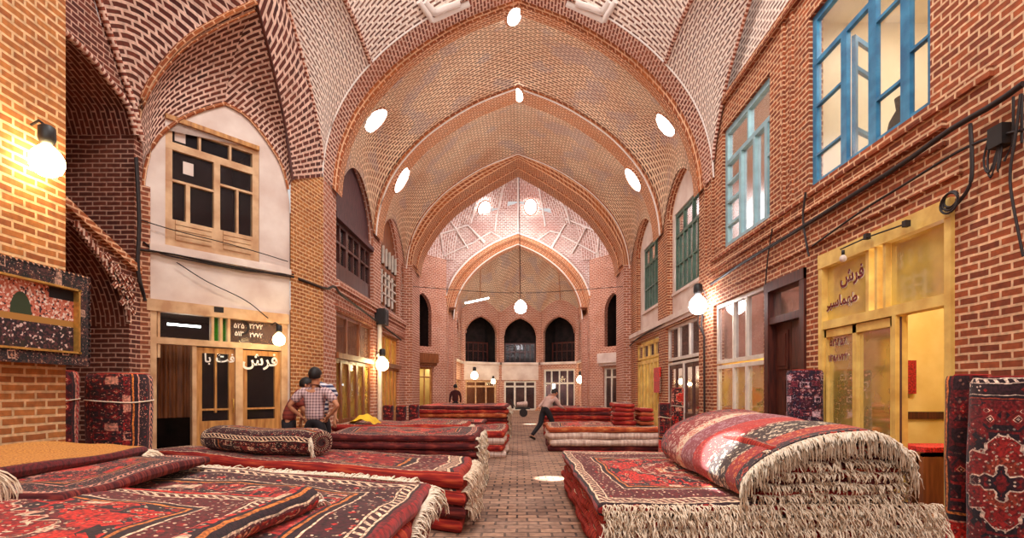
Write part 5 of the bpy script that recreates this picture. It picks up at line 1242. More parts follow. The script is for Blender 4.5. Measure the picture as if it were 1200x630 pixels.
dm = mathn(nt, 'ADD', mathn(nt, 'MULTIPLY', x_, x_), mathn(nt, 'MULTIPLY', y_, y_)); dome_ = mathn(nt, 'MULTIPLY', mathn(nt, 'LESS_THAN', dm, 1), mathn(nt, 'GREATER_THAN', v, .40)); col = mixc(nt, dome_, col, srgb(52, 66, 40))
bx = mathn(nt, 'MULTIPLY', mathn(nt, 'MULTIPLY', mathn(nt, 'GREATER_THAN', u, .82), mathn(nt, 'LESS_THAN', u, 1.12)), mathn(nt, 'MULTIPLY', mathn(nt, 'GREATER_THAN', v, .60), mathn(nt, 'LESS_THAN', v, .72))); col = mixc(nt, bx, col, srgb(22, 18, 22))
Lk(nt, col, b.inputs['Base Color']); M['picture'] = m_
PX = Frame((-4.52, 0, 0), (0, 1, 0), (1, 0, 0))
R = root('framed_carpet', (-4.5, 4.7, 1.6), 'carpet picture in an ornate dark carved frame on the near left pier', 'picture')
pa0, pa1, pz0, pz1 = 4.18, 5.50, 1.66, 2.56
mb = MB(); PX.box(mb, pa0+.12, pa1-.14, pz0+.12, pz1-.14, -.0, .03); mb.uv = [((x-4.2)*.95, z-1.7) for (x, z) in mb.uv]; mk(mb, 'woven_picture', M['picture'], R)
carved = rug_mat('carved_frame', srgb(70, 34, 32), srgb(36, 20, 24), srgb(40, 22, 24), srgb(196, 160, 140), srgb(18, 12, 14), L=30, Wd=30, scale=1.8, medal=False)
mb = MB()
for q in ((pa0+.12, pa1-.14, pz1-.14, pz1), (pa0+.12, pa1-.14, pz0, pz0+.12), (pa1-.14, pa1, pz0, pz1), (pa0, pa0+.12, pz0, pz1)): PX.box(mb, *q, -.02, .07)
mk(mb, 'frame', carved, R)
mb = MB()
for q in ((pa0+.1, pa1-.12, pz1-.155, pz1-.135), (pa0+.1, pa1-.12, pz0+.115, pz0+.135), (pa1-.155, pa1-.135, pz0+.12, pz1-.14)): PX.box(mb, *q, 0, .085)
mk(mb, 'inner_fillet', M['gold'], R)
mb = MB()
for k in range(24): a = pa0+.03+k*.055; PX.box(mb, a, a+.03, pz1-.01, pz1+.02, 0, .07)
for k in range(16): z = pz0+.03+k*.055; PX.box(mb, pa1-.02, pa1+.012, z, z+.03, 0, .07)
mk(mb, 'carved_crest', carved, R)
# ================================================================== PEOPLE
SKIN = plain('skin', srgb(206, 140, 104), .6, .08, 8, coords='Object'); HAIR = plain('black_hair', srgb(28, 20, 20), .6, .3, 40, coords='Object')
def plaid(name, base, dark, sc=22):
    m, nt, b = newmat(name); tc = nt.nodes.new('ShaderNodeTexCoord').outputs['Object']; sp = nt.nodes.new('ShaderNodeSeparateXYZ'); Lk(nt, tc, sp.inputs[0])
    a = mathn(nt, 'LESS_THAN', mathn(nt, 'FRACT', mathn(nt, 'MULTIPLY', sp.outputs[0], sc)), .38); c = mathn(nt, 'LESS_THAN', mathn(nt, 'FRACT', mathn(nt, 'MULTIPLY', sp.outputs[2], sc)), .38)
    Lk(nt, mixc(nt, mathn(nt, 'MULTIPLY', mathn(nt, 'ADD', a, c), .48), base, dark), b.inputs['Base Color']); return m
def striped(name, base, dark, sc=26):
    m, nt, b = newmat(name); tc = nt.nodes.new('ShaderNodeTexCoord').outputs['Object']; sp = nt.nodes.new('ShaderNodeSeparateXYZ'); Lk(nt, tc, sp.inputs[0])
    c = mathn(nt, 'LESS_THAN', mathn(nt, 'FRACT', mathn(nt, 'MULTIPLY', sp.outputs[2], sc)), .5); Lk(nt, mixc(nt, c, base, dark), b.inputs['Base Color']); return m
def skinned(name, nodes, edges, rootn, mat, parent, label=None, levels=2):
    me = bpy.data.meshes.new(name); bm = bmesh.new(); ly = bm.verts.layers.skin.verify(); vs = {}
    for k, (co, r) in nodes.items():
        v = bm.verts.new(co); s = v[ly]; s.radius = r if isinstance(r, tuple) else (r, r); s.use_root = (k == rootn); vs[k] = v
    for a, b in edges: bm.edges.new((vs[a], vs[b]))
    bm.to_mesh(me); bm.free(); o = bpy.data.objects.new(name, me); COL.objects.link(o)
    sk = o.modifiers.new('skin', 'SKIN'); sk.use_smooth_shade = True; sk.branch_smoothing = .6
    su = o.modifiers.new('sub', 'SUBSURF'); su.levels = levels; su.render_levels = levels
    dg = bpy.context.evaluated_depsgraph_get(); m2 = bpy.data.meshes.new_from_object(o.evaluated_get(dg)); m2.materials.clear(); m2.materials.append(mat)
    for p in m2.polygons: p.use_smooth = True
    bpy.data.objects.remove(o); o = bpy.data.objects.new(name, m2); COL.objects.link(o)
    o.parent = parent; WL[o.name] = root_w(parent)
    if label: o['label'] = label
    return o
def person(x, y, face, H, J, shirt, trousers, label, group=None, sleeve=.62, hair=True, headdir=None):
    """J: joint positions in body space (x right, y forward, z up) for a 1.75 m figure, scaled to H"""
    R = root('person', (x, y, 0), label, 'person', group); R.rotation_euler.z = face; k = H/1.75
    D = dict(pelvis=(0, 0, .96), waist=(0, 0, 1.10), chest=(0, .0, 1.30), top=(0, 0, 1.44), neck=(0, .01, 1.50), jaw=(0, .03, 1.57), skull=(0, .015, 1.655), crown=(0, .0, 1.71), nose=(0, .125, 1.615))
    for s, n in ((-1, 'l'), (1, 'r')):
        D.update({'sh'+n: (s*.175, 0, 1.415), 'el'+n: (s*.26, -.02, 1.13), 'wr'+n: (s*.27, .06, .88), 'hip'+n: (s*.095, 0, .92), 'kn'+n: (s*.11, .03, .50), 'an'+n: (s*.115, -.01, .09), 'toe'+n: (s*.135, .15, .045), 'heel'+n: (s*.11, -.06, .05)})
    D.update(J); D = {a: Vector(b)*k for a, b in D.items()}
    r = dict(pelvis=(.075, .055), waist=(.11, .08), chest=(.15, .10), top=(.05, .045), neck=.06, jaw=(.068, .078), skull=(.092, .108), crown=(.06, .07), nose=.014)
    nodes = {a: (D[a], tuple(q*k for q in r[a]) if isinstance(r[a], tuple) else r[a]*k) for a in r}
    E_ = [('pelvis', 'waist'), ('waist', 'chest'), ('chest', 'top'), ('top', 'neck'), ('neck', 'jaw'), ('jaw', 'skull'), ('skull', 'crown'), ('skull', 'nose')]
    for n in 'lr':
        s = -1 if n == 'l' else 1
        for a, rr in (('sh', .058), ('el', .040), ('wr', .027), ('hip', .05), ('kn', .042), ('an', .038), ('toe', .034), ('heel', .034)): nodes[a+n] = (D[a+n], rr*k)
        d = (D['wr'+n]-D['el'+n]).normalized(); palm = D['wr'+n]+d*.075*k; nodes['palm'+n] = (palm, (.036*k, .018*k))
        E_ += [('chest', 'sh'+n), ('sh'+n, 'el'+n), ('el'+n, 'wr'+n), ('wr'+n, 'palm'+n), ('pelvis', 'hip'+n), ('hip'+n, 'kn'+n), ('kn'+n, 'an'+n), ('an'+n, 'toe'+n), ('an'+n, 'heel'+n)]
        side = d.cross(V(0, 0, 1) if abs(d.z) < .8 else V(0, 1, 0)).normalized(); curl = d.cross(side).normalized()*(.3)
        for f, (off, ln) in enumerate(((-.027, .062), (-.009, .074), (.009, .070), (.026, .055))):
            a = palm+side*off*k+d*.012*k; b = a+(d+curl*.5)*ln*.5*k; c = b+(d+curl*1.6).normalized()*ln*.5*k
            for q, (pt, rr) in enumerate(((b, .0085), (c, .007))): nodes['f%d%d%s' % (f, q, n)] = (pt, rr*k)
            E_ += [('palm'+n, 'f%d0%s' % (f, n)), ('f%d0%s' % (f, n), 'f%d1%s' % (f, n))]
        th = D['wr'+n]+d*.03*k-side*.045*k; nodes['t0'+n] = (th, .010*k); nodes['t1'+n] = (th+(d*.8-side*.3).normalized()*.04*k, .008*k); E_ += [('wr'+n, 't0'+n), ('t0'+n, 't1'+n)]
    skinned('body', nodes, E_, 'pelvis', SKIN, R)
    S_ = {a: (D[a], tuple((q+.042)*k for q in r[a])) for a in ('waist', 'chest')}
    S_['hem'] = (D['pelvis'].lerp(D['waist'], -.45), (.20*k, .16*k)); S_['top'] = (D['top']+V(0, 0, .01), (.15*k, .12*k)); S_['collar'] = (D['neck'].lerp(D['top'], .15), (.085*k, .085*k))
    SE = [('hem', 'waist'), ('waist', 'chest'), ('chest', 'top'), ('top', 'collar')]
    for n in 'lr':
        S_['sh'+n] = (D['sh'+n], .092*k); S_['sl'+n] = (D['sh'+n].lerp(D['el'+n], sleeve+.15), .072*k); SE += [('chest', 'sh'+n), ('sh'+n, 'sl'+n)]
        if sleeve > 1.01: S_['sl'+n] = (D['el'+n], .052*k); S_['cf'+n] = (D['el'+n].lerp(D['wr'+n], .95), .038*k); SE.append(('sl'+n, 'cf'+n))
    skinned('shirt', S_, SE, 'chest', shirt, R)
    T_ = {'pelvis': (D['pelvis'], (.19*k, .155*k)), 'band': (D['pelvis'].lerp(D['waist'], .6), (.175*k, .14*k))}; TE = [('band', 'pelvis')]
    for n in 'lr':
        for a, rr in (('hip', .115), ('kn', .08), ('an', .056)): T_[a+n] = (D[a+n]+(V(0, 0, .02) if a == 'an' else V(0, 0, 0)), rr*k)
        TE += [('pelvis', 'hip'+n), ('hip'+n, 'kn'+n), ('kn'+n, 'an'+n)]
    skinned('trousers', T_, TE, 'pelvis', trousers, R)
    for n in 'lr':
        a = D['heel'+n]; b = D['toe'+n]
        skinned('shoe', {'a': (a+V(0, 0, .0), .045*k), 'b': (a.lerp(b, .5)+V(0, 0, .005), .046*k), 'c': (b+(b-a).normalized()*.05, .036*k)}, [('a', 'b'), ('b', 'c')], 'a', M['black_metal'], R, levels=2)
    up = (D['crown']-D['jaw']).normalized(); fw = (D['nose']-D['skull']); fw = (fw-up*fw.dot(up)).normalized(); sd = fw.cross(up).normalized()
    mb = MB(); rows = []
    for i in range(13):
        row = []
        for j in range(25):
            a = 2*math.pi*j/24; front = math.cos(a); tmax = 2.05-.85*max(0, front)**.6*1.0; t = tmax*i/12
            row.append(D['skull']-fw*.012*k+up*.010*k+(up*math.cos(t)*.118+(fw*math.cos(a)*.112+sd*math.sin(a)*.096)*math.sin(t))*k*(1+.02*math.sin(a*9+i)))
        rows.append(row)
    mb.grid(rows); h = mb.build('hair', HAIR); h.parent = R
    mb = MB()
    for s in (-1, 1):
        mb = MB(); c = D['skull']+fw*.088*k+sd*.032*k*s+up*.0*k; mb.lathe([(0, -.012), (.010, -.006), (.012, 0), (.010, .006), (0, .012)], c, 8); e = mb.build('eye', HAIR); e.parent = R
    for s in (-1, 1):
        mb = MB(); c = D['skull']-fw*.005*k+sd*.088*k*s-up*.02*k; mb.lathe([(0, -.03), (.014, -.018), (.018, 0), (.015, .02), (0, .03)], c, 8); e = mb.build('ear', SKIN); e.parent = R
    return R
DARKT = plain('dark_trousers', srgb(34, 28, 34), .9, .2, 12, coords='Object')
person(-3.18, 8.28, 0, 1.75, {'ell': (-.37, -.09, 1.17), 'wrl': (-.235, .0, 1.02), 'elr': (.39, -.09, 1.17), 'wrr': (.235, .0, 1.02)},
       plaid('checked_shirt', srgb(222, 190, 190), srgb(96, 52, 66)), DARKT, 'man seen from behind in a checked shirt, hands on hips, among the left carpets')
person(-3.78, 8.72, -1.35, 1.70, {'chest': (0, .10, 1.27), 'top': (0, .19, 1.39), 'neck': (0, .23, 1.43), 'jaw': (0, .28, 1.475), 'skull': (0, .29, 1.555), 'crown': (0, .29, 1.615), 'nose': (0, .41, 1.49), 'shl': (-.175, .17, 1.36), 'shr': (.175, .17, 1.36), 'ell': (-.24, .28, 1.10), 'elr': (.24, .28, 1.10), 'wrl': (-.18, .48, 1.0), 'wrr': (.18, .48, 1.0)},
       plaid('maroon_shirt', srgb(160, 70, 56), srgb(90, 34, 40), 14), DARKT, 'dark haired man in a maroon shirt leaning forward, left of the man in checks')
person(-3.42, 9.12, 3.14, 1.86, {'chest': (0, .04, 1.29), 'top': (0, .10, 1.40), 'neck': (0, .13, 1.44), 'jaw': (0, .17, 1.49), 'skull': (0, .18, 1.57), 'crown': (0, .18, 1.63), 'nose': (0, .30, 1.51), 'shl': (-.21, .06, 1.39), 'shr': (.21, .06, 1.39)},
       striped('striped_shirt', srgb(226, 224, 232), srgb(44, 54, 96), 13), DARKT, 'man in a blue and white striped shirt, mostly hidden behind the man in checks')
person(.78, 15.2, -.9, 1.62, {'chest': (0, .17, 1.22), 'waist': (0, .07, 1.08), 'top': (0, .28, 1.32), 'neck': (0, .33, 1.36), 'jaw': (0, .39, 1.40), 'skull': (0, .41, 1.475), 'crown': (0, .42, 1.53), 'nose': (0, .53, 1.42), 'shl': (-.175, .25, 1.30), 'shr': (.175, .25, 1.30), 'ell': (-.24, .08, 1.12), 'elr': (.24, .40, 1.05), 'wrl': (-.22, -.10, 1.0), 'wrr': (.2, .6, .98),
                               'knl': (-.10, -.10, .50), 'anl': (-.11, -.46, .12), 'toel': (-.12, -.34, .05), 'heell': (-.11, -.53, .14), 'knr': (.11, .22, .53), 'anr': (.11, .14, .09), 'toer': (.12, .30, .045), 'heelr': (.11, .08, .05)},
       plain('grey_shirt', srgb(206, 170, 160), .9, .1, 9, coords='Object'), DARKT, 'stooping person in pale shirt and dark trousers walking across the aisle', sleeve=1.2)
R = root('handcart', (.25, 29.0, 0), 'small dark handcart with a pale bundle standing in the far hall before the end doors', 'cart')
mb = MB(); mb.box((-.15, 28.7, .42), (.65, 29.3, .50)); mb.tube([V(-.15, 28.75, .5), V(-.4, 28.75, .95), V(-.4, 29.25, .95), V(-.15, 29.25, .5)], .02, 6); mk(mb, 'frame', M['black_metal'], R)
for sy in (28.65, 29.35):
    mb = MB(); mb.tube([V(.3, sy-.03, .22), V(.3, sy+.03, .22)], .22, 18); mk(mb, 'wheel', M['cable'], R)
mb = MB(); mb.tube([V(-.05, 28.95, .66), V(.5, 29.05, .68)], [.13, .17], 12); tag(mk(mb, 'bundle', WHITEB), 'pale cloth bundle lying on the handcart in the far hall', 'bundle')
person(-2.9, 24.5, .4, 1.7, {}, plain('dark_red_top', srgb(70, 24, 28), .9, .1, 9, coords='Object'), DARKT, 'distant person in dark clothes beyond the far left carpet stack', sleeve=1.2)

# ================================================================== LAMPS
def lathe_at(prof, loc, mat, name, parent, n=20):
    mb = MB(); mb.lathe(prof, loc, n); return mk(mb, name, mat, parent)
GL = [(0, -.10), (.045, -.092), (.082, -.065), (.10, -.02), (.098, .03), (.078, .07), (.05, .10), (.03, .12)]
def bulb(px, py, Y, r, power, col, mat, lab, socket=True, wire=None, group=None, bracket=None):
    p = W(px, py, Y); R = root('wall_lamp', p, lab, 'lamp', group); k = r/.10
    lathe_at([(a*k, b*k) for a, b in GL], p, mat, 'bulb', R)
    lathe_at([(0, .26*k), (.03*k, .255*k), (.05*k, .24*k), (.052*k, .16*k), (.04*k, .13*k), (.0, .12*k)], p, M['black_metal'], 'socket', R)
    if bracket is not None:
        mb = MB(); mb.tube([p+V(0, 0, .25*k), p+V(0, 0, .25*k).lerp(Vector(bracket), .5)+V(0, 0, .05), p+Vector(bracket)], .012, 6); mk(mb, 'bracket', M['cable'], R)
    light('bulb_light', 'POINT', p+V(0, 0, -.02) if False else p+(V(0, -.0, 0)), power, col, r*1.05)
    return R
WARM = (1, .62, .20)
bulb(55, 190, 4.98, .135, 130, WARM, M['bulb'], 'large glowing bulb in a black socket on the near left brick pier', bracket=(-.15, 0, .35))
bulb(327, 398, 10.05, .11, 90, WARM, M['bulb'], 'glowing lamp at the right corner of the plaster facade shopfront', bracket=(-.2, .12, .3))
bulb(448, 427, 16.3, .19, 60, WARM, M['bulb'], 'yellow glowing lamp on a bracket at the left nave shops', bracket=(-.32, 0, .1))
bulb(818, 358, 12.3, .20, 130, (1, .84, .60), M['bulb_white'], 'very bright lamp on the pier between the right shopfronts', bracket=(.26, 0, .1))
bulb(556, 440, 34.0, .22, 60, WARM, M['bulb'], 'warm lamp above the far left shopfront of the end hall')
bulb(578, 447, 35.5, .15, 25, WARM, M['bulb'], 'small warm lamp left of the end doors')
bulb(680, 445, 34.5, .22, 60, WARM, M['bulb'], 'warm lamp above the far right shopfront of the end hall')
p = W(610, 360, 27); R = root('hanging_lamp', p, 'white glowing lamp hanging on a long wire in the far domed hall', 'lamp')
lathe_at([(a*3, b*3) for a, b in GL], p, M['bulb_white'], 'bulb', R)
mb = MB(); mb.tube([p+V(0, 0, .3), V(p.x-.12, 27, 15.0)], .022, 6); mk(mb, 'wire', M['cable'], R)
light('hanging_lamp_light', 'POINT', p, 220, (1, .94, .92), .3)
mb = MB(); mb.tube([W(545, 355, 33.5), W(573, 349, 33.5)], .05, 8); tag(mk(mb, 'tube_light', M['tube']), 'slanting fluorescent tube hanging under the apse vault', 'light')
mb = MB(); mb.tube([W(497, 431, 30.5), W(509, 431, 30.8)], .06, 8); tag(mk(mb, 'tube_light', M['tube']), 'white fluorescent tube in the small shop under the red-brown awning', 'light')
# white lamp behind the tall white framed shop at the far end
mb = MB(); q = W(649, 456, 38.6); mb.box(q-V(.1, .05, .45), q+V(.1, .05, .45)); tag(mk(mb, 'shop_light', M['tube']), 'bright white upright light inside the right shopfront at the far end', 'light')
# lamp post pipe on the pier by the bright lamp
mb = MB(); mb.tube([RW.P(12.75, 3.25, .05), RW.P(12.7, 3.0, .10), RW.P(12.62, 2.7, .06), RW.P(12.62, .3, .05)], .025, 8); mb.tube([RW.P(12.62, 2.75, .08), RW.P(12.95, 3.05, .10), RW.P(13.0, 3.3, .06)], .018, 6)
tag(mk(mb, 'pipe', M['cable']), 'dark conduit running down the pier below the bright right lamp', 'pipe')
mb = MB(); mb.tube([LW.P(16.75, 0, .12), LW.P(16.75, 3.9, .12)], .07, 12); mb.tube([LW.P(16.75, 2.5, .12), LW.P(16.75, 2.56, .12)], .14, 12); tag(mk(mb, 'drain_pipe', M['pipe']), 'white drain pipe on the left wall between the two nave shopfronts', 'pipe')
R = root('loudspeaker', LW.P(16.85, 3.75, .15), 'dark box loudspeaker above the white drain pipe on the left wall', 'speaker')
mb = MB(); LW.box(mb, 16.6, 17.1, 3.5, 4.0, .0, .32); mk(mb, 'cabinet', M['black_metal'], R); mb = MB(); LW.box(mb, 16.64, 17.06, 3.54, 3.96, .32, .335); mk(mb, 'grille', M['cable'], R)

# ================================================================== CABLES, BOXES
def cable(pts, r, lab, mat=None, name='cable', cat='cable'):
    mb = MB(); mb.tube(resample(pts, max(8, len(pts)*5)), r, 6); return tag(mk(mb, name, mat or M['cable']), lab, cat)
def rp(px, py, d=.07): 
    Y = F*(4.5-d)/(px-CX); return V(4.5-d, Y, CH+(CY-py)*Y/F)
cable([rp(1199, 98), rp(1165, 122), rp(1112, 153, .10), rp(1060, 190), rp(1000, 228), rp(930, 272), rp(870, 308), rp(833, 333)], .028, 'thick black cable slanting across the right brick wall below the blue windows')
cable([rp(1199, 152), rp(1150, 165), rp(1110, 185), rp(1060, 216), rp(1010, 247), rp(952, 288)], .014, 'thin black cable running below the thick one on the right wall')
cable([rp(1137, 145), rp(1139, 180), rp(1137, 215), rp(1122, 238), rp(1108, 246)], .018, 'black cable dropping to the coil above the yellow shop')
cable([rp(944, 225), rp(941, 255), rp(945, 285), rp(948, 300)], .016, 'bundle of wires hanging beside the brown door below the near blue window')
cable([rp(905, 268), rp(900, 300), rp(897, 333)], .012, 'wire dropping to the shop fascia below the pale blue window')
cable([rp(1199, 300, .1), rp(1186, 232, .1), rp(1184, 200, .1), rp(1190, 160, .1), rp(1196, 110, .1)], .012, 'looping wire at the right edge of the wall')
R = root('junction_box', rp(1172, 160), 'black electrical box with looped wires on the right wall', 'box')
Yb = rp(1172, 160).y; zb = rp(1172, 160).z
mb = MB(); RW.box(mb, Yb-.07, Yb+.08, zb-.09, zb+.10, .0, .12); mk(mb, 'box_body', M['black_metal'], R)
mb = MB()
for k, (dy, dz) in enumerate(((.12, .35), (.16, .30), (-.02, .33))): mb.tube(resample([RW.P(Yb, zb-.08, .08), RW.P(Yb+dy*.5, zb-dz, .10), RW.P(Yb+dy, zb-dz*.5, .08), RW.P(Yb+dy*.8, zb+.05, .06)], 12), .010, 5)
mb.tube([RW.P(Yb-.12, zb+.30, .06), RW.P(Yb-.12, zb-.1, .06), RW.P(Yb-.05, zb-.25, .08)], .012, 5); mb.tube([RW.P(Yb-.2, zb+.28, .06), RW.P(Yb-.2, zb-.15, .06)], .012, 5)
mk(mb, 'wires', M['cable'], R)
R = root('cable_coil', rp(1112, 238), 'coiled black cable above the corner of the yellow shop', 'cable'); c = rp(1112, 238, .10); mb = MB()
for k in range(3): mb.tube([c+V(.01*k, .11*math.cos(a)*(1-.1*k), .10*math.sin(a)*(1-.12*k)+.02*k) for a in [2*math.pi*j/20 for j in range(21)]], .012, 5)
mk(mb, 'coil', M['cable'], R)
mb = MB()
for px, py in ((1016, 277), (1062, 262)): q = rp(px, py, .12); mb.box(q-V(.03, .03, .035), q+V(.03, .03, .035))
mb.tube([rp(985, 292, .1), rp(1016, 278, .14), rp(1062, 262, .14)], .010, 5); tag(mk(mb, 'light_cable', M['cable']), 'small black clamps and cord along the yellow shop fascia', 'cable')
R = root('fascia_bulb', rp(988, 303, .12), 'small unlit round bulb hanging from the yellow shop fascia', 'lamp'); q = rp(988, 303, .12)
lathe_at([(a*.45, b*.45) for a, b in GL], q, M['plaster'], 'bulb', R, 14); lathe_at([(0, .12), (.02, .115), (.02, .05), (0, .05)], q, M['black_metal'], 'socket', R, 12)
def fp_(px, py, d=.08): a, z = FW.hit(px, py); return FW.P(a, z, d)
cable([fp_(158, 293), fp_(200, 298), fp_(250, 309), fp_(300, 318), fp_(342, 325)], .022, 'thick black cable across the plaster facade under the window')
cable([fp_(166, 284), fp_(185, 297), fp_(225, 306), fp_(290, 318), fp_(342, 322)], .014, 'sagging black cable just above the thick one on the facade')
cable([fp_(158, 257), fp_(200, 270), fp_(260, 285), fp_(303, 297), fp_(335, 307)], .009, 'thin wire crossing the facade window panels')
cable([fp_(205, 308), fp_(240, 330), fp_(285, 352), fp_(312, 373)], .009, 'thin wire slanting down the facade to the shop lamp')
cable([V(-6.22, 8.62, 5.2), V(-6.2, 8.66, 4.2), V(-6.22, 8.66, 3.4), V(-6.2, 8.8, 2.9)], .03, 'bundle of dark wires on the corner left of the plaster facade')
def lw_(px, py, d=.1): Y = F*(-4.5+d)/(px-CX); return V(-4.5+d, Y, CH+(CY-py)*Y/F)
cable([V(-4.6, 11.1, 3.75), V(-4.42, 12.2, 3.76), lw_(392, 335), lw_(400, 345), lw_(436, 372), lw_(470, 398)], .03, 'dark cable bundle turning the pier and following the left nave cornice')
cable([rp(826, 350), rp(800, 365), rp(775, 380), rp(748, 396), rp(738, 405)], .025, 'dark cable under the plaster panels of the far right bays')
cable([V(-4.4, 21.2, 5.6), V(0, 21.3, 5.35), V(4.4, 21.2, 5.6)], .012, 'thin tie wire spanning the nave at the far arch')
q = fp_(254, 363, .1); mb = MB(); FW.box(mb, FW.hit(249, 360)[0], FW.hit(260, 360)[0], q.z-.05, q.z+.05, .02, .08); tag(mk(mb, 'number_plate', M['black_metal']), 'small black house number plate over the facade shop', 'sign')

# ================================================================== LETTERING
def lettering(txt, p, right, up, size, mat, parent, ext=.002, label=None, align='CENTER', name='lettering'):
    c = bpy.data.curves.new(name, 'FONT'); c.body = txt; c.size = size; c.extrude = ext; c.align_x = align; c.offset = size*.022
    o = bpy.data.objects.new(name, c); COL.objects.link(o); dg = bpy.context.evaluated_depsgraph_get(); me = bpy.data.meshes.new_from_object(o.evaluated_get(dg)); bpy.data.objects.remove(o)
    me.materials.clear(); me.materials.append(mat); r, u = Vector(right).normalized(), Vector(up).normalized(); n = r.cross(u)
    me.transform(Matrix(((r.x, u.x, n.x, p[0]), (r.y, u.y, n.y, p[1]), (r.z, u.z, n.z, p[2]), (0, 0, 0, 1))))
    o = bpy.data.objects.new(name, me); COL.objects.link(o); o.parent = parent; o.location = -root_w(parent)
    if label: o['label'] = label
    return o
REDP = plain('dark_red_paint', srgb(120, 14, 26), .5, .1, 9, coords='Object'); WHP = plain('white_letter_paint', srgb(246, 240, 232), .5, .03, 9, coords='Object')
FARSH = '\uFEB5\uFEAE\uFED3'; TAH = '\uFBFD\uFE92\uFEB3\uFE8E\uFEE4\uFEEC\uFEC3'
def rpd(px, py, d=-.035): Y = F*(4.5-d)/(px-CX); return V(4.5-d, Y, CH+(CY-py)*Y/F)
DN_ = (0, -1, 0)
for dd_, mt_, sh in ((-.040, WHP, .012), (-.034, REDP, 0)):
    a = rpd(998, 328, dd_)+V(0, -sh, -sh); lettering(FARSH, a, DN_, (0, 0, 1), .25, mt_, sp)
    a = rpd(984, 357, dd_)+V(0, -sh, -sh); lettering(TAH, a, DN_, (0, 0, 1), .20, mt_, sp)
    a = rpd(982, 404, dd_)+V(0, -sh*.5, -sh*.5); lettering('\u06f5\u06f2\u06f1\u06f8\u06f5\u06f8', a, DN_, (0, 0, 1), .135, mt_, dlo)
    a = rpd(982, 422, dd_)+V(0, -sh*.5, -sh*.5); lettering('\u06f1\u06f3\u06f5\u06f8\u06f7\u06f2\u06f3', a, DN_, (0, 0, 1), .125, mt_, dlo)
def fpt(px, py, d): a, z = FW.hit(px, py); return FW.P(a, z, d)
lettering(FARSH, fpt(305, 428, .01), FD, (0, 0, 1), .34, WHP, sgn)
lettering('\uFE96\uFED3', fpt(264, 424, .01), FD, (0, 0, 1), .22, WHP, sgn); lettering('\uFE8E\uFE91', fpt(243, 424, .01), FD, (0, 0, 1), .22, WHP, sgn)
lettering('\u06f5\u06f2\u06f5', fpt(281, 384, -.03), FD, (0, 0, 1), .13, WHP, sgn); lettering('\u06f2\u06f2\u06f7\u06f2', fpt(301, 385, -.03), FD, (0, 0, 1), .13, WHP, sgn)
lettering('\u06f5\u06f1\u06f3', fpt(281, 393, -.03), FD, (0, 0, 1), .12, WHP, sgn); lettering('\u06f2\u06f7\u06f7\u06f2', fpt(301, 395, -.03), FD, (0, 0, 1), .12, WHP, sgn)
mb = MB(); c = fpt(285, 383, -.04); mb.tube([c+FD*.11*math.cos(a)+V(0, 0, .13*math.sin(a)) for a in [-1.6+3.3*j/14 for j in range(15)]], .016, 6); mk(mb, 'roundel', M['black_metal'], sgn)

# ================================================================== SHOP GOODS
R = root('cabinet', (4.95, 6.15, 0), 'brown wooden cabinet with open shelves just inside the yellow carpet shop', 'cabinet')
mb = MB(); mb.box((4.56, 5.95, 0), (5.0, 6.0, .70)); mb.box((4.56, 6.55, 0), (5.3, 6.6, .70)); mb.box((4.56, 5.95, .66), (5.35, 6.6, .70)); mb.box((4.56, 6.0, .0), (4.98, 6.02, .66)); mk(mb, 'carcass', M['brown_wood'], R)
mb = MB()
for z in (.12, .3, .48): mb.box((5.0, 5.97, z), (5.32, 6.55, z+.02))
mb.box((5.3, 5.95, 0), (5.33, 6.0, .66)); mk(mb, 'shelf', M['dark_wood'], R)
mb = MB(); mb.box((4.62, 6.0, .705), (5.2, 6.5, .76)); tag(mk(mb, 'folded_rug', RM[0]), 'small red rug folded on the brown cabinet in the yellow shop', 'rug')
mb = MB(); mb.box((5.72, 7.90, 1.36), (5.95, 7.93, 1.86)); tag(mk(mb, 'hanging_rug', RM[2]), 'small red rug pinned on the yellow wall inside the carpet shop', 'rug')
R = root('mirror', (4.75, 7.35, 1.3), 'arched brown framed mirror behind the glass of the yellow shop door', 'mirror')
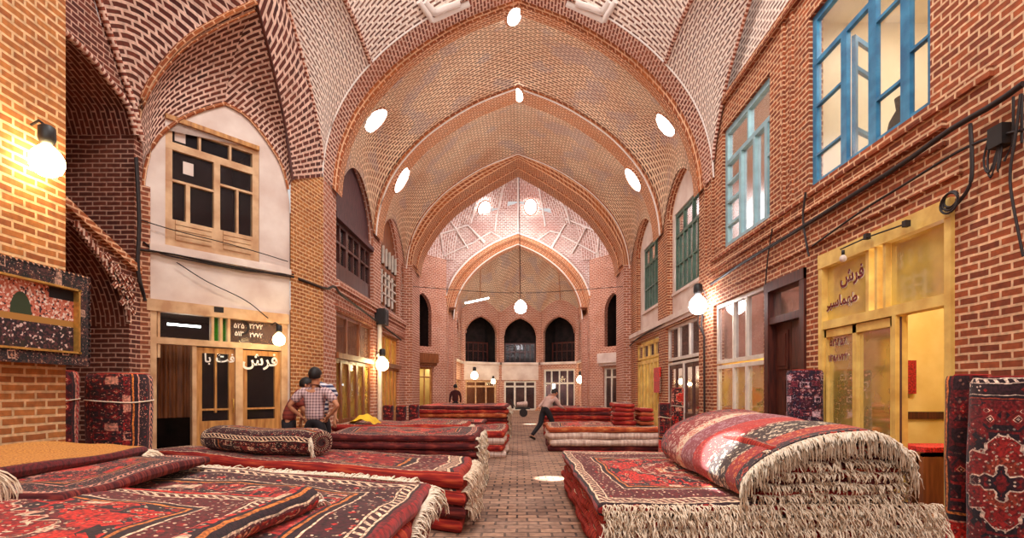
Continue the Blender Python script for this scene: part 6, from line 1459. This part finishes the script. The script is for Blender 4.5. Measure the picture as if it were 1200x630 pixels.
mb = MB(); c = V(4.72, 7.45, 1.28); mb.tube([c+V(0, .0, 0)+V(0, .16*math.cos(a), .26*math.sin(a)) for a in [2*math.pi*j/24 for j in range(25)]], .03, 8); mk(mb, 'frame', M['dark_wood'], R)
mb = MB(); mb.face([c+V(.01, .15*math.cos(a), .25*math.sin(a)) for a in [2*math.pi*j/24 for j in range(24)]]); mk(mb, 'mirror_glass', M['glass_grey'], R)
# bundled goods behind the pale blue window, dark shapes behind the near blue window
mb = MB()
for k in range(4): mb.tube([V(4.95, 9.75+.02*k, 5.6-.16*k), V(5.0, 10.5, 5.62-.16*k)], .07, 10)
tag(mk(mb, 'cloth_bundle', plain('grey_cloth', srgb(206, 200, 206), .9, .2, 8, coords='Object')), 'pale folded cloths stacked behind the pale blue window', 'cloth')
mb = MB(); rows = [[V(5.0+.06*math.sin(j*1.3), 9.85+.05*j+.02*i*math.sin(j), 4.55+.10*i) for i in range(8)] for j in range(9)]; mb.grid(rows); tag(mk(mb, 'hanging_cloth', WHP), 'white cloth draped behind the pale blue window', 'cloth')
R = root('cupboard', (5.2, 6.1, 4.5), 'dark wooden cupboard standing behind the near blue window', 'cupboard')
mb = MB(); mb.box((5.0, 5.5, 4.3), (5.6, 6.4, 5.75)); mk(mb, 'body', M['dark_wood'], R); mb = MB(); mb.box((4.97, 5.55, 4.4), (5.0, 5.93, 5.7)); mb.box((4.97, 5.97, 4.4), (5.0, 6.35, 5.7)); mk(mb, 'cupboard_door', M['dark'], R)
mb = MB(); mb.lathe([(0, 0), (.16, .01), (.2, .2), (.15, .45), (.07, .6), (.09, .75), (0, .8)], (5.05, 6.95, 4.5), 16); tag(mk(mb, 'vase', M['dark']), 'dark vase silhouetted behind the near blue window', 'vase')
light('blue_window_room_lamp', 'AREA', (5.6, 6.9, 7.2), 45, (1, .93, .82), 1.6, target=(5.9, 7.1, 4.0)); light('pale_window_room_lamp', 'AREA', (5.6, 10.4, 7.2), 40, (1, .92, .78), 1.6, target=(5.8, 10.6, 4.0))
